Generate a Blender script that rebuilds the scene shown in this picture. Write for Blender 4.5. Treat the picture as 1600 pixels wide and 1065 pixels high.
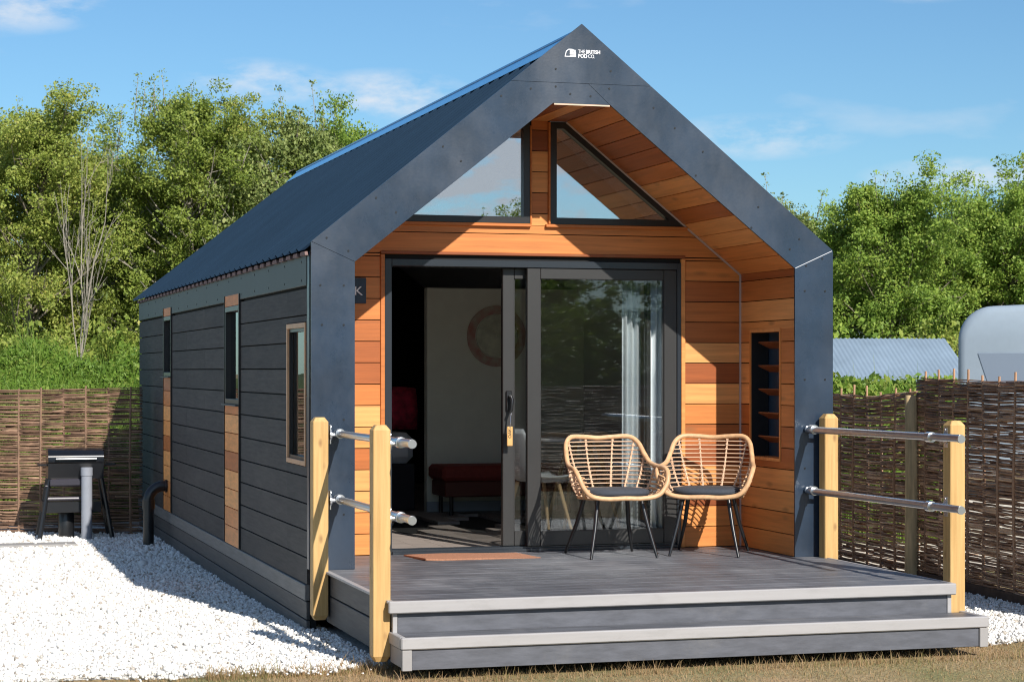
import bpy, math, random
import numpy as np
from mathutils import Vector, Matrix
R = math.radians
random.seed(7); rng = np.random.default_rng(7)
for o in list(bpy.data.objects): bpy.data.objects.remove(o)
scene = bpy.context.scene
COL = scene.collection

# ------------------------------------------------------------------ camera
cam_d = bpy.data.cameras.new('camera'); cam = bpy.data.objects.new('camera', cam_d); COL.objects.link(cam)
CAM = Vector((-2.4617, -12.8444, 1.2609)); YAW = -0.2865
cam.location = CAM; cam.rotation_euler = (R(90), 0, YAW)
cam_d.sensor_width = 36; cam_d.lens = 3222.5/1600*36; cam_d.shift_y = 46.2/1600
cam_d.clip_start = 0.1; cam_d.clip_end = 3000
cam_d.dof.use_dof = True; cam_d.dof.focus_distance = 14.0; cam_d.dof.aperture_fstop = 13
scene.camera = cam
scene.cycles.filter_width = 1.1
scene.view_settings.view_transform = 'Standard'; scene.view_settings.look = 'None'
scene.view_settings.gamma = 1; scene.view_settings.exposure = 0.36

FW = Vector((math.sin(-YAW), math.cos(YAW), 0)); RT = Vector((FW.y, -FW.x, 0))
def far(u, k, z):
    """ground position seen in direction u (photo column) at distance k"""
    p = CAM + k*(FW + RT*((u-800)/3222.5)); return (p.x, p.y, z)

# ------------------------------------------------------------------ sky + sun
SUN = Vector((0.19, -0.9455, 0.67)).normalized()
w = bpy.data.worlds.new("World"); scene.world = w; w.use_nodes = True
nt = w.node_tree; N = nt.nodes; L = nt.links; N.clear()
out = N.new('ShaderNodeOutputWorld'); bg = N.new('ShaderNodeBackground'); bg.inputs[1].default_value = 0.080
sky = N.new('ShaderNodeTexSky'); sky.sky_type = 'NISHITA'; sky.sun_disc = False
sky.sun_elevation = math.asin(SUN.z); sky.sun_rotation = math.atan2(SUN.x, SUN.y)
sky.air_density = 1.0; sky.dust_density = 0.25; sky.ozone_density = 3.0; sky.altitude = 0
tc = N.new('ShaderNodeTexCoord'); mp = N.new('ShaderNodeMapping'); mp.inputs['Scale'].default_value = (1.0, 1.0, 3.2)
mp.inputs['Location'].default_value = (0.45, 0.1, 0.3)
nz = N.new('ShaderNodeTexNoise'); nz.inputs['Scale'].default_value = 5.5; nz.inputs['Detail'].default_value = 7; nz.inputs['Roughness'].default_value = 0.55
rp = N.new('ShaderNodeValToRGB'); rp.color_ramp.elements[0].position = 0.49; rp.color_ramp.elements[1].position = 0.70
rp.color_ramp.elements[0].color = (0, 0, 0, 1); rp.color_ramp.elements[1].color = (.75, .75, .75, 1)
# more cloud towards the south (behind the viewer), little to the north
sp = N.new('ShaderNodeSeparateXYZ'); ma = N.new('ShaderNodeMath'); ma.operation = 'MULTIPLY_ADD'; ma.inputs[1].default_value = -0.09; ma.inputs[2].default_value = 0.015
ad = N.new('ShaderNodeMath'); ad.operation = 'ADD'
mx = N.new('ShaderNodeMixRGB'); mx.inputs[2].default_value = (8.2, 8.4, 8.8, 1)
tint = N.new('ShaderNodeMixRGB'); tint.blend_type = 'MULTIPLY'; tint.inputs[0].default_value = 1; tint.inputs[2].default_value = (0.70, 0.96, 1.11, 1)
L.new(tc.outputs['Generated'], mp.inputs[0]); L.new(mp.outputs[0], nz.inputs[0]); L.new(tc.outputs['Generated'], sp.inputs[0])
L.new(sp.outputs['Y'], ma.inputs[0]); L.new(nz.outputs['Fac'], ad.inputs[0]); L.new(ma.outputs[0], ad.inputs[1]); L.new(ad.outputs[0], rp.inputs[0])
def mth(op, a, b=None, c=None):
    n_ = N.new('ShaderNodeMath'); n_.operation = op
    for i_, v_ in enumerate((a, b, c)):
        if v_ is None: continue
        if hasattr(v_, 'is_output'): L.new(v_, n_.inputs[i_])
        else: n_.inputs[i_].default_value = v_
    return n_.outputs[0]
az = mth('ARCTAN2', sp.outputs['X'], sp.outputs['Y']); el = mth('ARCSINE', sp.outputs['Z'])
m2_ = N.new('ShaderNodeMapping'); m2_.inputs['Scale'].default_value = (1, 1, 2.6); L.new(tc.outputs['Generated'], m2_.inputs[0])
n3 = N.new('ShaderNodeTexNoise'); n3.inputs['Scale'].default_value = 26; n3.inputs['Detail'].default_value = 8; n3.inputs['Roughness'].default_value = .62; L.new(m2_.outputs[0], n3.inputs[0])
tot = None
# small clouds: azimuth, elevation, half width, half height, weight
for (ca, ce, wa, we, wt) in ((.05, .176, .050, .020, .85), (.165, .138, .040, .012, .75), (.225, .132, .045, .014, .85), (.405, .112, .055, .012, .6), (.50, .092, .05, .010, .75), (.485, .178, .03, .006, .5), (.155, .182, .02, .006, .4), (2.84, .105, .16, .055, 2.4), (2.98, .12, .10, .05, 1.6)):
    d1 = mth('DIVIDE', mth('SUBTRACT', az, ca), wa); d2 = mth('DIVIDE', mth('SUBTRACT', el, ce), we)
    e_ = mth('SUBTRACT', 1.0, mth('ADD', mth('MULTIPLY', d1, d1), mth('MULTIPLY', d2, d2))); e_ = mth('MULTIPLY', mth('MAXIMUM', e_, 0.0), wt)
    tot = e_ if tot is None else mth('ADD', tot, e_)
mr_ = N.new('ShaderNodeMapRange'); mr_.inputs[1].default_value = .40; mr_.inputs[2].default_value = .66; L.new(n3.outputs['Fac'], mr_.inputs[0])
cloud = mth('MINIMUM', mth('MULTIPLY', tot, mr_.outputs[0]), .9)
L.new(sky.outputs[0], tint.inputs[1]); L.new(tint.outputs[0], mx.inputs[1]); L.new(mth('MAXIMUM', cloud, mth('MULTIPLY', rp.outputs[0], .6)), mx.inputs[0]); L.new(mx.outputs[0], bg.inputs[0]); L.new(bg.outputs[0], out.inputs[0])

sd = bpy.data.lights.new('sun', 'SUN'); sd.energy = 5.0; sd.angle = R(0.5); sd.color = (1.0, 0.94, 0.86)
so = bpy.data.objects.new('sun', sd); COL.objects.link(so); so.rotation_euler = (-SUN).to_track_quat('-Z', 'Y').to_euler(); so.location = (10, -40, 30)

# ------------------------------------------------------------------ materials
MATS = {}
def nodes(name):
    m = bpy.data.materials.new(name); m.use_nodes = True; t = m.node_tree
    return m, t, t.nodes, t.links, t.nodes['Principled BSDF']
def mat(name, col, rough=0.6, metal=0.0, var=0.0, nscale=8.0, bump=0.0, stretch=(1, 1, 1), island=0.0, spec=0.5, col2=None, coat=0.0, bscale=None):
    """colour with noise variation, optional per-piece variation and bump"""
    if name in MATS: return MATS[name]
    m, t, N, L, b = nodes(name)
    b.inputs['Roughness'].default_value = rough; b.inputs['Metallic'].default_value = metal
    b.inputs['Specular IOR Level'].default_value = spec; b.inputs['Coat Weight'].default_value = coat
    tc = N.new('ShaderNodeTexCoord'); mp = N.new('ShaderNodeMapping'); mp.inputs['Scale'].default_value = stretch
    L.new(tc.outputs['Object'], mp.inputs[0])
    geo = N.new('ShaderNodeNewGeometry')
    # shift the grain by piece so that neighbouring boards differ
    sc = N.new('ShaderNodeVectorMath'); sc.operation = 'SCALE'; cb = N.new('ShaderNodeCombineXYZ')
    for i in range(3): L.new(geo.outputs['Random Per Island'], cb.inputs[i])
    L.new(cb.outputs[0], sc.inputs[0]); sc.inputs['Scale'].default_value = 40 if island else 0
    av = N.new('ShaderNodeVectorMath'); L.new(mp.outputs[0], av.inputs[0]); L.new(sc.outputs[0], av.inputs[1])
    nz = N.new('ShaderNodeTexNoise'); nz.inputs['Scale'].default_value = nscale; nz.inputs['Detail'].default_value = 6; nz.inputs['Roughness'].default_value = .6
    L.new(av.outputs[0], nz.inputs[0])
    mx = N.new('ShaderNodeMixRGB'); c2 = col2 or tuple(c*(1-var) for c in col)
    mx.inputs[1].default_value = (*c2, 1); mx.inputs[2].default_value = (*[min(1, c*(1+(var if not col2 else 0))) for c in col], 1)
    rr = N.new('ShaderNodeMapRange'); rr.inputs[1].default_value = .3; rr.inputs[2].default_value = .7; L.new(nz.outputs['Fac'], rr.inputs[0])
    L.new(rr.outputs[0], mx.inputs[0]); last = mx.outputs[0]
    if island:
        hv = N.new('ShaderNodeHueSaturation'); mr = N.new('ShaderNodeMapRange'); mr.inputs[3].default_value = 1-island; mr.inputs[4].default_value = 1+island*.6
        L.new(geo.outputs['Random Per Island'], mr.inputs[0]); L.new(mr.outputs[0], hv.inputs['Value']); L.new(last, hv.inputs['Color']); last = hv.outputs[0]
    L.new(last, b.inputs['Base Color'])
    if bump:
        bp = N.new('ShaderNodeBump'); bp.inputs['Strength'].default_value = bump; bp.inputs['Distance'].default_value = .004
        if bscale:
            n2 = N.new('ShaderNodeTexNoise'); n2.inputs['Scale'].default_value = bscale; n2.inputs['Detail'].default_value = 5
            L.new(av.outputs[0], n2.inputs[0]); L.new(n2.outputs['Fac'], bp.inputs['Height'])
        else: L.new(nz.outputs['Fac'], bp.inputs['Height'])
        L.new(bp.outputs[0], b.inputs['Normal'])
    MATS[name] = m; return m

def cedar(name, stretch, k=1.0):
    m, t, N, L, b = nodes(name)
    b.inputs['Roughness'].default_value = .48; b.inputs['Specular IOR Level'].default_value = .4
    tc = N.new('ShaderNodeTexCoord'); mp = N.new('ShaderNodeMapping'); mp.inputs['Scale'].default_value = stretch; L.new(tc.outputs['Object'], mp.inputs[0])
    geo = N.new('ShaderNodeNewGeometry'); cb = N.new('ShaderNodeCombineXYZ'); sc = N.new('ShaderNodeVectorMath'); sc.operation = 'SCALE'; sc.inputs['Scale'].default_value = 60
    for i in range(3): L.new(geo.outputs['Random Per Island'], cb.inputs[i])
    L.new(cb.outputs[0], sc.inputs[0]); av = N.new('ShaderNodeVectorMath'); L.new(mp.outputs[0], av.inputs[0]); L.new(sc.outputs[0], av.inputs[1])
    nz = N.new('ShaderNodeTexNoise'); nz.inputs['Scale'].default_value = 3; nz.inputs['Detail'].default_value = 8; nz.inputs['Roughness'].default_value = .65; L.new(av.outputs[0], nz.inputs[0])
    r1 = N.new('ShaderNodeValToRGB'); cr = r1.color_ramp
    cr.elements[0].position = 0; cr.elements[0].color = (.22*k, .058*k, .016*k, 1); cr.elements[1].position = 1; cr.elements[1].color = (.78*k, .36*k, .12*k, 1)
    for p, c in ((.12, (.32, .085, .021)), (.3, (.52, .170, .040)), (.55, (.64, .235, .062)), (.8, (.72, .30, .088))):
        e = cr.elements.new(p); e.color = (c[0]*k, c[1]*k, c[2]*k, 1)
    L.new(geo.outputs['Random Per Island'], r1.inputs[0])
    r2 = N.new('ShaderNodeMapRange'); r2.inputs[1].default_value = .3; r2.inputs[2].default_value = .7; r2.inputs[3].default_value = .74; r2.inputs[4].default_value = 1.12; L.new(nz.outputs['Fac'], r2.inputs[0])
    hv = N.new('ShaderNodeHueSaturation'); L.new(r2.outputs[0], hv.inputs['Value']); L.new(r1.outputs[0], hv.inputs['Color']); L.new(hv.outputs[0], b.inputs['Base Color'])
    bp = N.new('ShaderNodeBump'); bp.inputs['Strength'].default_value = .25; bp.inputs['Distance'].default_value = .002; L.new(nz.outputs['Fac'], bp.inputs['Height']); L.new(bp.outputs[0], b.inputs['Normal'])
    return m
CEDAR_X = cedar('cedar_along_x', (.5, 12, 12)); CEDAR_Y = cedar('cedar_along_y', (12, .5, 12)); CEDAR_Z = cedar('cedar_along_z', (12, 12, .5)); CEDAR_S = cedar('cedar_strip_lifted', (12, 2, 12), 1.25)  # CEDAR_S: brighter cedar copy, lifting the strips on the shaded side

PANEL = mat('anthracite_panel', (.014, .028, .052), rough=.30, var=.30, nscale=2.2, spec=.7, bump=.08, bscale=60)
COMP = mat('dark_composite_board', (.042, .038, .036), rough=.75, var=.4, nscale=6, bump=.5, stretch=(8, .6, 8), island=.22)
SKIRT = mat('skirting_board', (.080, .075, .072), rough=.65, var=.25, nscale=6, bump=.4, stretch=(8, .6, 8), island=.12)
BAND = mat('grey_band_board', (.15, .148, .145), rough=.6, var=.2, nscale=6, bump=.3, stretch=(8, .6, 8))
FASCIA = mat('fascia_board', (.058, .074, .072), rough=.55, var=.08, nscale=2)
ROOF = mat('roof_sheet', (.012, .028, .052), rough=.85, var=.10, nscale=1.5, spec=.08)
RIDGE = mat('ridge_flashing', (.07, .30, .62), rough=.25, var=.05)
BLACK = mat('black_frame', (.014, .014, .016), rough=.35)
DOORF = mat('anthracite_door_frame', (.024, .024, .024), rough=.4, var=.05)
DARK = mat('dark_interior_paint', (.018, .018, .019), rough=.8)
BACK = mat('black_membrane', (.01, .01, .01), rough=.9)
CREAM = mat('cream_wall_paint', (.85, .86, .74), rough=.8, var=.04)
FLOORM = mat('laminate_floor', (.36, .31, .28), rough=.45, var=.3, nscale=4, stretch=(.6, 8, 8), island=.15)
DECK = mat('deck_board', (.100, .105, .120), rough=.5, var=.5, nscale=5, bump=.6, stretch=(.5, 9, 9), island=.16)
RISER = mat('riser_board', (.092, .097, .115), rough=.6, var=.22, nscale=7, bump=.35, stretch=(1, 4, 4), island=.06)
NOSE = mat('light_grey_nosing', (.34, .33, .33), rough=.5, var=.06, nscale=5, stretch=(.3, 6, 6))
POSTM = mat('pine_post', (.60, .39, .155), rough=.65, var=.16, nscale=4, stretch=(10, 10, .5), bump=.5, island=.08, col2=(.44, .26, .09))
def add_knots(m, sc, amt=.75):
    """dark knots and end dirt"""
    t = m.node_tree; N = t.nodes; L = t.links; b = N['Principled BSDF']; src = b.inputs['Base Color'].links[0].from_socket
    tc = N.new('ShaderNodeTexCoord'); mp = N.new('ShaderNodeMapping'); mp.inputs['Scale'].default_value = sc; L.new(tc.outputs['Object'], mp.inputs[0])
    v = N.new('ShaderNodeTexVoronoi'); v.inputs['Scale'].default_value = 1; L.new(mp.outputs[0], v.inputs[0])
    r = N.new('ShaderNodeMapRange'); r.inputs[1].default_value = .05; r.inputs[2].default_value = .16; r.inputs[3].default_value = amt; r.inputs[4].default_value = 0; L.new(v.outputs['Distance'], r.inputs[0])
    mx = N.new('ShaderNodeMixRGB'); mx.inputs[2].default_value = (.22, .11, .04, 1); L.new(r.outputs[0], mx.inputs[0]); L.new(src, mx.inputs[1]); L.new(mx.outputs[0], b.inputs['Base Color'])
add_knots(POSTM, (9, 9, 4.2))
add_knots(CEDAR_X, (2.2, 7, 7), .5); add_knots(CEDAR_Y, (7, 2.2, 7), .5)
ROUNDP = mat('weathered_post', (.50, .37, .20), rough=.8, var=.35, nscale=4, stretch=(8, 8, .7), bump=.6)
STEEL = mat('galvanised_tube', (.52, .54, .57), rough=.34, metal=1.0, var=.08, nscale=12)
CHROME = mat('bright_cap', (.62, .64, .66), rough=.3, metal=1.0)
METALD = mat('black_metal', (.011, .012, .014), rough=.3, spec=.6)
RATTAN = mat('rattan', (.60, .36, .19), rough=.5, var=.2, nscale=30, island=.12)
RODM = mat('rattan_rod', (.66, .44, .29), rough=.5, var=.12, nscale=30, island=.1)
CUSH = mat('charcoal_cushion', (.038, .045, .058), rough=.85, var=.1, nscale=60, bump=.3)
WHITE = mat('white_paint', (.75, .75, .76), rough=.5)
TRIM = mat('pale_trim', (.50, .44, .42), rough=.35, metal=.3)
SCREW = mat('screw_head', (.02, .022, .025), rough=.4, metal=.5)
WHIP = mat('white_lettering', (.8, .81, .84), rough=.5)

def glass(name, refl, tint, rough=0.0):
    m, t, N, L, b = nodes(name); N.remove(b)
    o = N['Material Output']; tr = N.new('ShaderNodeBsdfTransparent'); tr.inputs[0].default_value = (*tint, 1)
    gl = N.new('ShaderNodeBsdfGlossy'); gl.inputs['Roughness'].default_value = rough; gl.inputs[0].default_value = (.9, .95, 1, 1)
    lw = N.new('ShaderNodeFresnel'); lw.inputs[0].default_value = 1.5
    mr = N.new('ShaderNodeMapRange'); mr.inputs[1].default_value = 0.04; mr.inputs[2].default_value = 1; mr.inputs[3].default_value = refl; mr.inputs[4].default_value = 1
    mx = N.new('ShaderNodeMixShader'); L.new(lw.outputs[0], mr.inputs[0]); L.new(mr.outputs[0], mx.inputs[0]); L.new(tr.outputs[0], mx.inputs[1]); L.new(gl.outputs[0], mx.inputs[2]); L.new(mx.outputs[0], o.inputs[0])
    return m
GLASS = glass('door_glass', .045, (.86, .87, .87)); GLASSG = glass('coated_glass', .42, (.7, .7, .72)); GLASSS = glass('side_glass', .07, (.55, .56, .58))

def add_patches(m, col, sc, lo, hi, amt, stretch=(1, 1, 1), rough=None):
    """large soft patches of dust or wear"""
    t = m.node_tree; N = t.nodes; L = t.links; b = N['Principled BSDF']; src = b.inputs['Base Color'].links[0].from_socket
    tc = N.new('ShaderNodeTexCoord'); mp = N.new('ShaderNodeMapping'); mp.inputs['Scale'].default_value = stretch; L.new(tc.outputs['Object'], mp.inputs[0])
    n = N.new('ShaderNodeTexNoise'); n.inputs['Scale'].default_value = sc; n.inputs['Detail'].default_value = 9; n.inputs['Roughness'].default_value = .7; L.new(mp.outputs[0], n.inputs[0])
    r = N.new('ShaderNodeMapRange'); r.inputs[1].default_value = lo; r.inputs[2].default_value = hi; r.inputs[3].default_value = 0; r.inputs[4].default_value = amt; L.new(n.outputs['Fac'], r.inputs[0])
    mx = N.new('ShaderNodeMixRGB'); mx.inputs[2].default_value = (*col, 1); L.new(r.outputs[0], mx.inputs[0]); L.new(src, mx.inputs[1]); L.new(mx.outputs[0], b.inputs['Base Color'])
    if rough:
        r2 = N.new('ShaderNodeMapRange'); r2.inputs[1].default_value = .35; r2.inputs[2].default_value = .65; r2.inputs[3].default_value = rough[0]; r2.inputs[4].default_value = rough[1]; L.new(n.outputs['Fac'], r2.inputs[0]); L.new(r2.outputs[0], b.inputs['Roughness'])
add_patches(PANEL, (.030, .046, .072), 1.6, .5, .8, .35, (1, 1, .6), (.22, .42))
add_patches(DECK, (.24, .24, .25), 1.3, .48, .75, .65, (1.6, 1, 1), (.38, .66))
add_patches(NOSE, (.22, .21, .20), 4, .5, .8, .5, (1, 3, 3))
add_patches(RISER, (.17, .165, .16), 3, .55, .8, .5)
add_patches(COMP, (.085, .075, .068), 2.0, .48, .75, .6, (1, .5, 2))
# ------------------------------------------------------------------ mesh builder
class MB:
    def __init__(s): s.v = []; s.f = []
    def add(s, vs, fs):
        n = len(s.v); s.v += [tuple(p) for p in vs]; s.f += [tuple(i+n for i in f) for f in fs]; return s
    def box(s, x0, x1, y0, y1, z0, z1, c=0.0):
        if c <= 0:
            return s.add([(x0,y0,z0),(x1,y0,z0),(x1,y1,z0),(x0,y1,z0),(x0,y0,z1),(x1,y0,z1),(x1,y1,z1),(x0,y1,z1)],
                         [(0,3,2,1),(4,5,6,7),(0,1,5,4),(1,2,6,5),(2,3,7,6),(3,0,4,7)])
        # chamfered box: 24 verts
        X=(x0,x1); Y=(y0,y1); Z=(z0,z1); vs=[]; idx={}
        for i in (0,1):
            for j in (0,1):
                for k in (0,1):
                    sx=c if i==0 else -c; sy=c if j==0 else -c; sz=c if k==0 else -c
                    idx[i,j,k,'x']=len(vs); vs.append((X[i],Y[j]+sy,Z[k]+sz))
                    idx[i,j,k,'y']=len(vs); vs.append((X[i]+sx,Y[j],Z[k]+sz))
                    idx[i,j,k,'z']=len(vs); vs.append((X[i]+sx,Y[j]+sy,Z[k]))
        fs=[]
        for i in (0,1):
            q=[idx[i,0,0,'x'],idx[i,1,0,'x'],idx[i,1,1,'x'],idx[i,0,1,'x']]; fs.append(q if i else q[::-1])
            q=[idx[0,i,0,'y'],idx[0,i,1,'y'],idx[1,i,1,'y'],idx[1,i,0,'y']]; fs.append(q if i else q[::-1])
            q=[idx[0,0,i,'z'],idx[1,0,i,'z'],idx[1,1,i,'z'],idx[0,1,i,'z']]; fs.append(q if i else q[::-1])
        for i in (0,1):
            for j in (0,1):
                fs.append([idx[0,i,j,'y'],idx[1,i,j,'y'],idx[1,i,j,'z'],idx[0,i,j,'z']])
                fs.append([idx[i,0,j,'x'],idx[i,1,j,'x'],idx[i,1,j,'z'],idx[i,0,j,'z']])
                fs.append([idx[i,j,0,'x'],idx[i,j,1,'x'],idx[i,j,1,'y'],idx[i,j,0,'y']])
        for key in [(i,j,k) for i in (0,1) for j in (0,1) for k in (0,1)]:
            fs.append([idx[(*key,'x')],idx[(*key,'y')],idx[(*key,'z')]])
        return s.add(vs, fs)
    def prism(s, poly, a, b, ax='y'):
        """poly = 2-D points in the plane across ax, extruded a..b"""
        n = len(poly)
        def P(p, t): return {'y': (p[0], t, p[1]), 'x': (t, p[0], p[1]), 'z': (p[0], p[1], t)}[ax]
        vs = [P(p, a) for p in poly] + [P(p, b) for p in poly]
        fs = [tuple(range(n)), tuple(range(2*n-1, n-1, -1))] + [(i, i+n, (i+1) % n+n, (i+1) % n) for i in range(n)]
        return s.add(vs, fs)
    def tube(s, pts, r, n=8, closed=False, cap=True):
        pts = [Vector(p) for p in pts]; m = len(pts); rr = r if isinstance(r, (list, tuple)) else [r]*m
        up = None; base = len(s.v); vs = []
        for i, p in enumerate(pts):
            if closed: d = pts[(i+1) % m]-pts[i-1]
            else: d = pts[min(i+1, m-1)]-pts[max(i-1, 0)]
            d.normalize()
            if up is None: up = Vector((0, 0, 1)) if abs(d.z) < .9 else Vector((1, 0, 0))
            a = d.cross(up); 
            if a.length < 1e-4: a = d.cross(Vector((0, 1, 0)))
            a.normalize(); b2 = a.cross(d); up = b2
            for k in range(n):
                t = 2*math.pi*k/n; vs.append(p+a*math.cos(t)*rr[i]+b2*math.sin(t)*rr[i])
        fs = []
        for i in range(m if closed else m-1):
            j = (i+1) % m
            for k in range(n): fs.append((i*n+k, i*n+(k+1) % n, j*n+(k+1) % n, j*n+k))
        if not closed and cap: fs += [tuple(range(n-1, -1, -1)), tuple((m-1)*n+k for k in range(n))]
        return s.add(vs, fs)
    def cyl(s, p, q, r, n=16, r2=None): return s.tube([p, q], [r, r if r2 is None else r2], n)
    def lathe(s, prof, cx, cy, n=24):
        vs = []; fs = []
        for r, z in prof:
            for k in range(n): t = 2*math.pi*k/n; vs.append((cx+r*math.cos(t), cy+r*math.sin(t), z))
        for i in range(len(prof)-1):
            for k in range(n): fs.append((i*n+k, i*n+(k+1) % n, (i+1)*n+(k+1) % n, (i+1)*n+k))
        fs += [tuple(range(n-1, -1, -1)), tuple((len(prof)-1)*n+k for k in range(n))]
        return s.add(vs, fs)
OFF = {}
def link(name, me, parent=None, m=None, smooth=False):
    if m: me.materials.append(m)
    if smooth:
        me.polygons.foreach_set('use_smooth', [True]*len(me.polygons))
        if smooth != 'all': me.set_sharp_from_angle(angle=R(38))
    me.update(); o = bpy.data.objects.new(name, me); COL.objects.link(o)
    if parent: o.parent = parent; OFF[o.name] = OFF.get(parent.name, Vector())
    return o
def build(name, mb, m, parent=None, smooth=False):
    me = bpy.data.meshes.new(name); off = OFF.get(parent.name, Vector()) if parent else Vector()
    me.from_pydata([(v[0]-off.x, v[1]-off.y, v[2]-off.z) for v in mb.v], [], mb.f)
    import bmesh
    bm = bmesh.new(); bm.from_mesh(me); bmesh.ops.recalc_face_normals(bm, faces=bm.faces); bm.to_mesh(me); bm.free()
    return link(name, me, parent, m, smooth)
def npmesh(name, V, F, m, parent=None, smooth=False):
    """V (n,3), F (m,k) arrays"""
    me = bpy.data.meshes.new(name); k = F.shape[1]
    off = OFF.get(parent.name, Vector()) if parent else Vector()
    V = V-np.array(off)
    me.vertices.add(len(V)); me.vertices.foreach_set('co', V.astype(np.float32).ravel())
    me.loops.add(F.size); me.loops.foreach_set('vertex_index', F.astype(np.int32).ravel())
    me.polygons.add(len(F)); me.polygons.foreach_set('loop_start', np.arange(0, F.size, k, dtype=np.int32)); me.polygons.foreach_set('loop_total', np.full(len(F), k, dtype=np.int32))
    me.update(calc_edges=True); me.validate()
    return link(name, me, parent, m, 'all' if smooth else False)
def thing(name, label, cat, loc=(0, 0, 0), group=None, local=False, rz=0):
    o = bpy.data.objects.new(name, None); COL.objects.link(o); o.location = loc; o.rotation_euler = (0, 0, rz); o.empty_display_size = .1
    o['label'] = label; o['category'] = cat
    if group: o['group'] = group
    OFF[o.name] = Vector() if local else Vector(loc)
    return o
def tag(o, label, cat, group=None, kind=None):
    o['label'] = label; o['category'] = cat
    if group: o['group'] = group
    if kind: o['kind'] = kind
    return o
def struct(o): o['kind'] = 'structure'; return o
def copy_tree(root, loc, rz=None, label=None, scale=None):
    def cp(o, par):
        c = o.copy(); COL.objects.link(c)
        if par: c.parent = par
        for ch in list(o.children): cp(ch, c)
        return c
    c = cp(root, None); c.location = loc
    if rz is not None: c.rotation_euler = (0, 0, rz)
    if scale: c.scale = (scale,)*3 if not isinstance(scale, tuple) else scale
    if label: c['label'] = label
    return c
def text_mesh(txt, size, bold=0.0):
    cu = bpy.data.curves.new('lettering', 'FONT'); cu.body = txt; cu.size = size; cu.extrude = 0.0015; cu.align_x = 'LEFT'; cu.offset = bold; cu.resolution_u = 3
    o = bpy.data.objects.new('lettering', cu); COL.objects.link(o); bpy.context.view_layer.update()
    me = bpy.data.meshes.new_from_object(o.evaluated_get(bpy.context.evaluated_depsgraph_get())); bpy.data.objects.remove(o)
    return me
def put_text(name, txt, size, M, m, parent, bold=0.0, width=None):
    me = text_mesh(txt, size, bold)
    if width:
        xs = [v.co.x for v in me.vertices]; k = width/(max(xs)-min(xs)); me.transform(Matrix.Diagonal((k, 1, 1, 1)))
    me.transform(M); me.transform(Matrix.Translation(-OFF.get(parent.name, Vector()))); me.materials.clear()
    return link(name, me, parent, m)

def clip(poly, n, c):
    """keep n.p <= c"""
    out = []
    for i in range(len(poly)):
        a, b = poly[i], poly[(i+1) % len(poly)]; da = n[0]*a[0]+n[1]*a[1]-c; db = n[0]*b[0]+n[1]*b[1]-c
        if da <= 0: out.append(a)
        if da*db < 0: t = da/(da-db); out.append((a[0]+(b[0]-a[0])*t, a[1]+(b[1]-a[1])*t))
    return out
def boards(mb, poly, y0, y1, pitch=.146, gap=.006, z_start=0.0, ax='y', cuts=None):
    """horizontal boards filling a convex polygon (second coordinate = z)"""
    zs = [p[1] for p in poly]; k = math.floor((min(zs)-z_start)/pitch)
    while z_start+k*pitch < max(zs):
        a, b = z_start+k*pitch, z_start+(k+1)*pitch-gap; k += 1
        q = clip(clip(poly, (0, 1), b), (0, -1), -a)
        if len(q) < 3 or max(p[1] for p in q)-min(p[1] for p in q) < .01: continue
        if cuts:
            lo, hi = min(p[0] for p in q), max(p[0] for p in q); xs = [lo]+[c for c in cuts(k) if lo+.2 < c < hi-.2]+[hi]
            for i in range(len(xs)-1):
                qq = clip(clip(q, (1, 0), xs[i+1]-(.0015 if i < len(xs)-2 else 0)), (-1, 0), -xs[i]-(.0015 if i else 0))
                if len(qq) >= 3: mb.prism(qq, y0, y1, ax)
        else: mb.prism(q, y0, y1, ax)
    return mb

# ================================================================== SETTING
W = 3.6; D = .9455; LEN = 9.9; GZ = -.46
HA, HE = 3.534, 2.0765                         # apex, eaves
IX0, IX1, IZ, TX0, TX1, TZ = .283, 3.317, 1.951, 1.603, 1.997, 3.006   # inner outline of the front frame
def gh(x, y):
    t = min(1, max(0, (y+1.6)/5.5)); t = t*t*(3-2*t)
    return -.405+(GZ+.405)*t
# ground sheet
def ground_mat():
    m, t, N, L, b = nodes('dry_grass_ground'); b.inputs['Roughness'].default_value = .95
    tc = N.new('ShaderNodeTexCoord'); n1 = N.new('ShaderNodeTexNoise'); n1.inputs['Scale'].default_value = 1.2; n1.inputs['Detail'].default_value = 6
    n2 = N.new('ShaderNodeTexNoise'); n2.inputs['Scale'].default_value = 45; n2.inputs['Detail'].default_value = 6
    L.new(tc.outputs['Object'], n1.inputs[0]); L.new(tc.outputs['Object'], n2.inputs[0])
    r = N.new('ShaderNodeValToRGB'); r.color_ramp.elements[0].position = .40; r.color_ramp.elements[0].color = (.34, .24, .13, 1); r.color_ramp.elements[1].position = .70; r.color_ramp.elements[1].color = (.16, .17, .06, 1)
    L.new(n1.outputs[0], r.inputs[0]); mx = N.new('ShaderNodeMixRGB'); mx.blend_type = 'OVERLAY'; mx.inputs[0].default_value = .7; L.new(r.outputs[0], mx.inputs[1]); L.new(n2.outputs['Fac'], mx.inputs[2]); L.new(mx.outputs[0], b.inputs['Base Color'])
    bp = N.new('ShaderNodeBump'); bp.inputs['Strength'].default_value = .8; bp.inputs['Distance'].default_value = .02; L.new(n2.outputs['Fac'], bp.inputs['Height']); L.new(bp.outputs[0], b.inputs['Normal'])
    return m
GROUND = ground_mat()
ys = [-400, -60, -20, -8, -4] + list(np.arange(-2.4, 4.6, .25)) + [8, 14, 30, 80, 400, 900]; xs = [-600, -100, -20, -6, -3, 0, 1.8, 3.6, 6, 20, 100, 600]
mb = MB(); mb.v = [(x, y, gh(x, y)) for y in ys for x in xs]; nx = len(xs)
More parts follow.
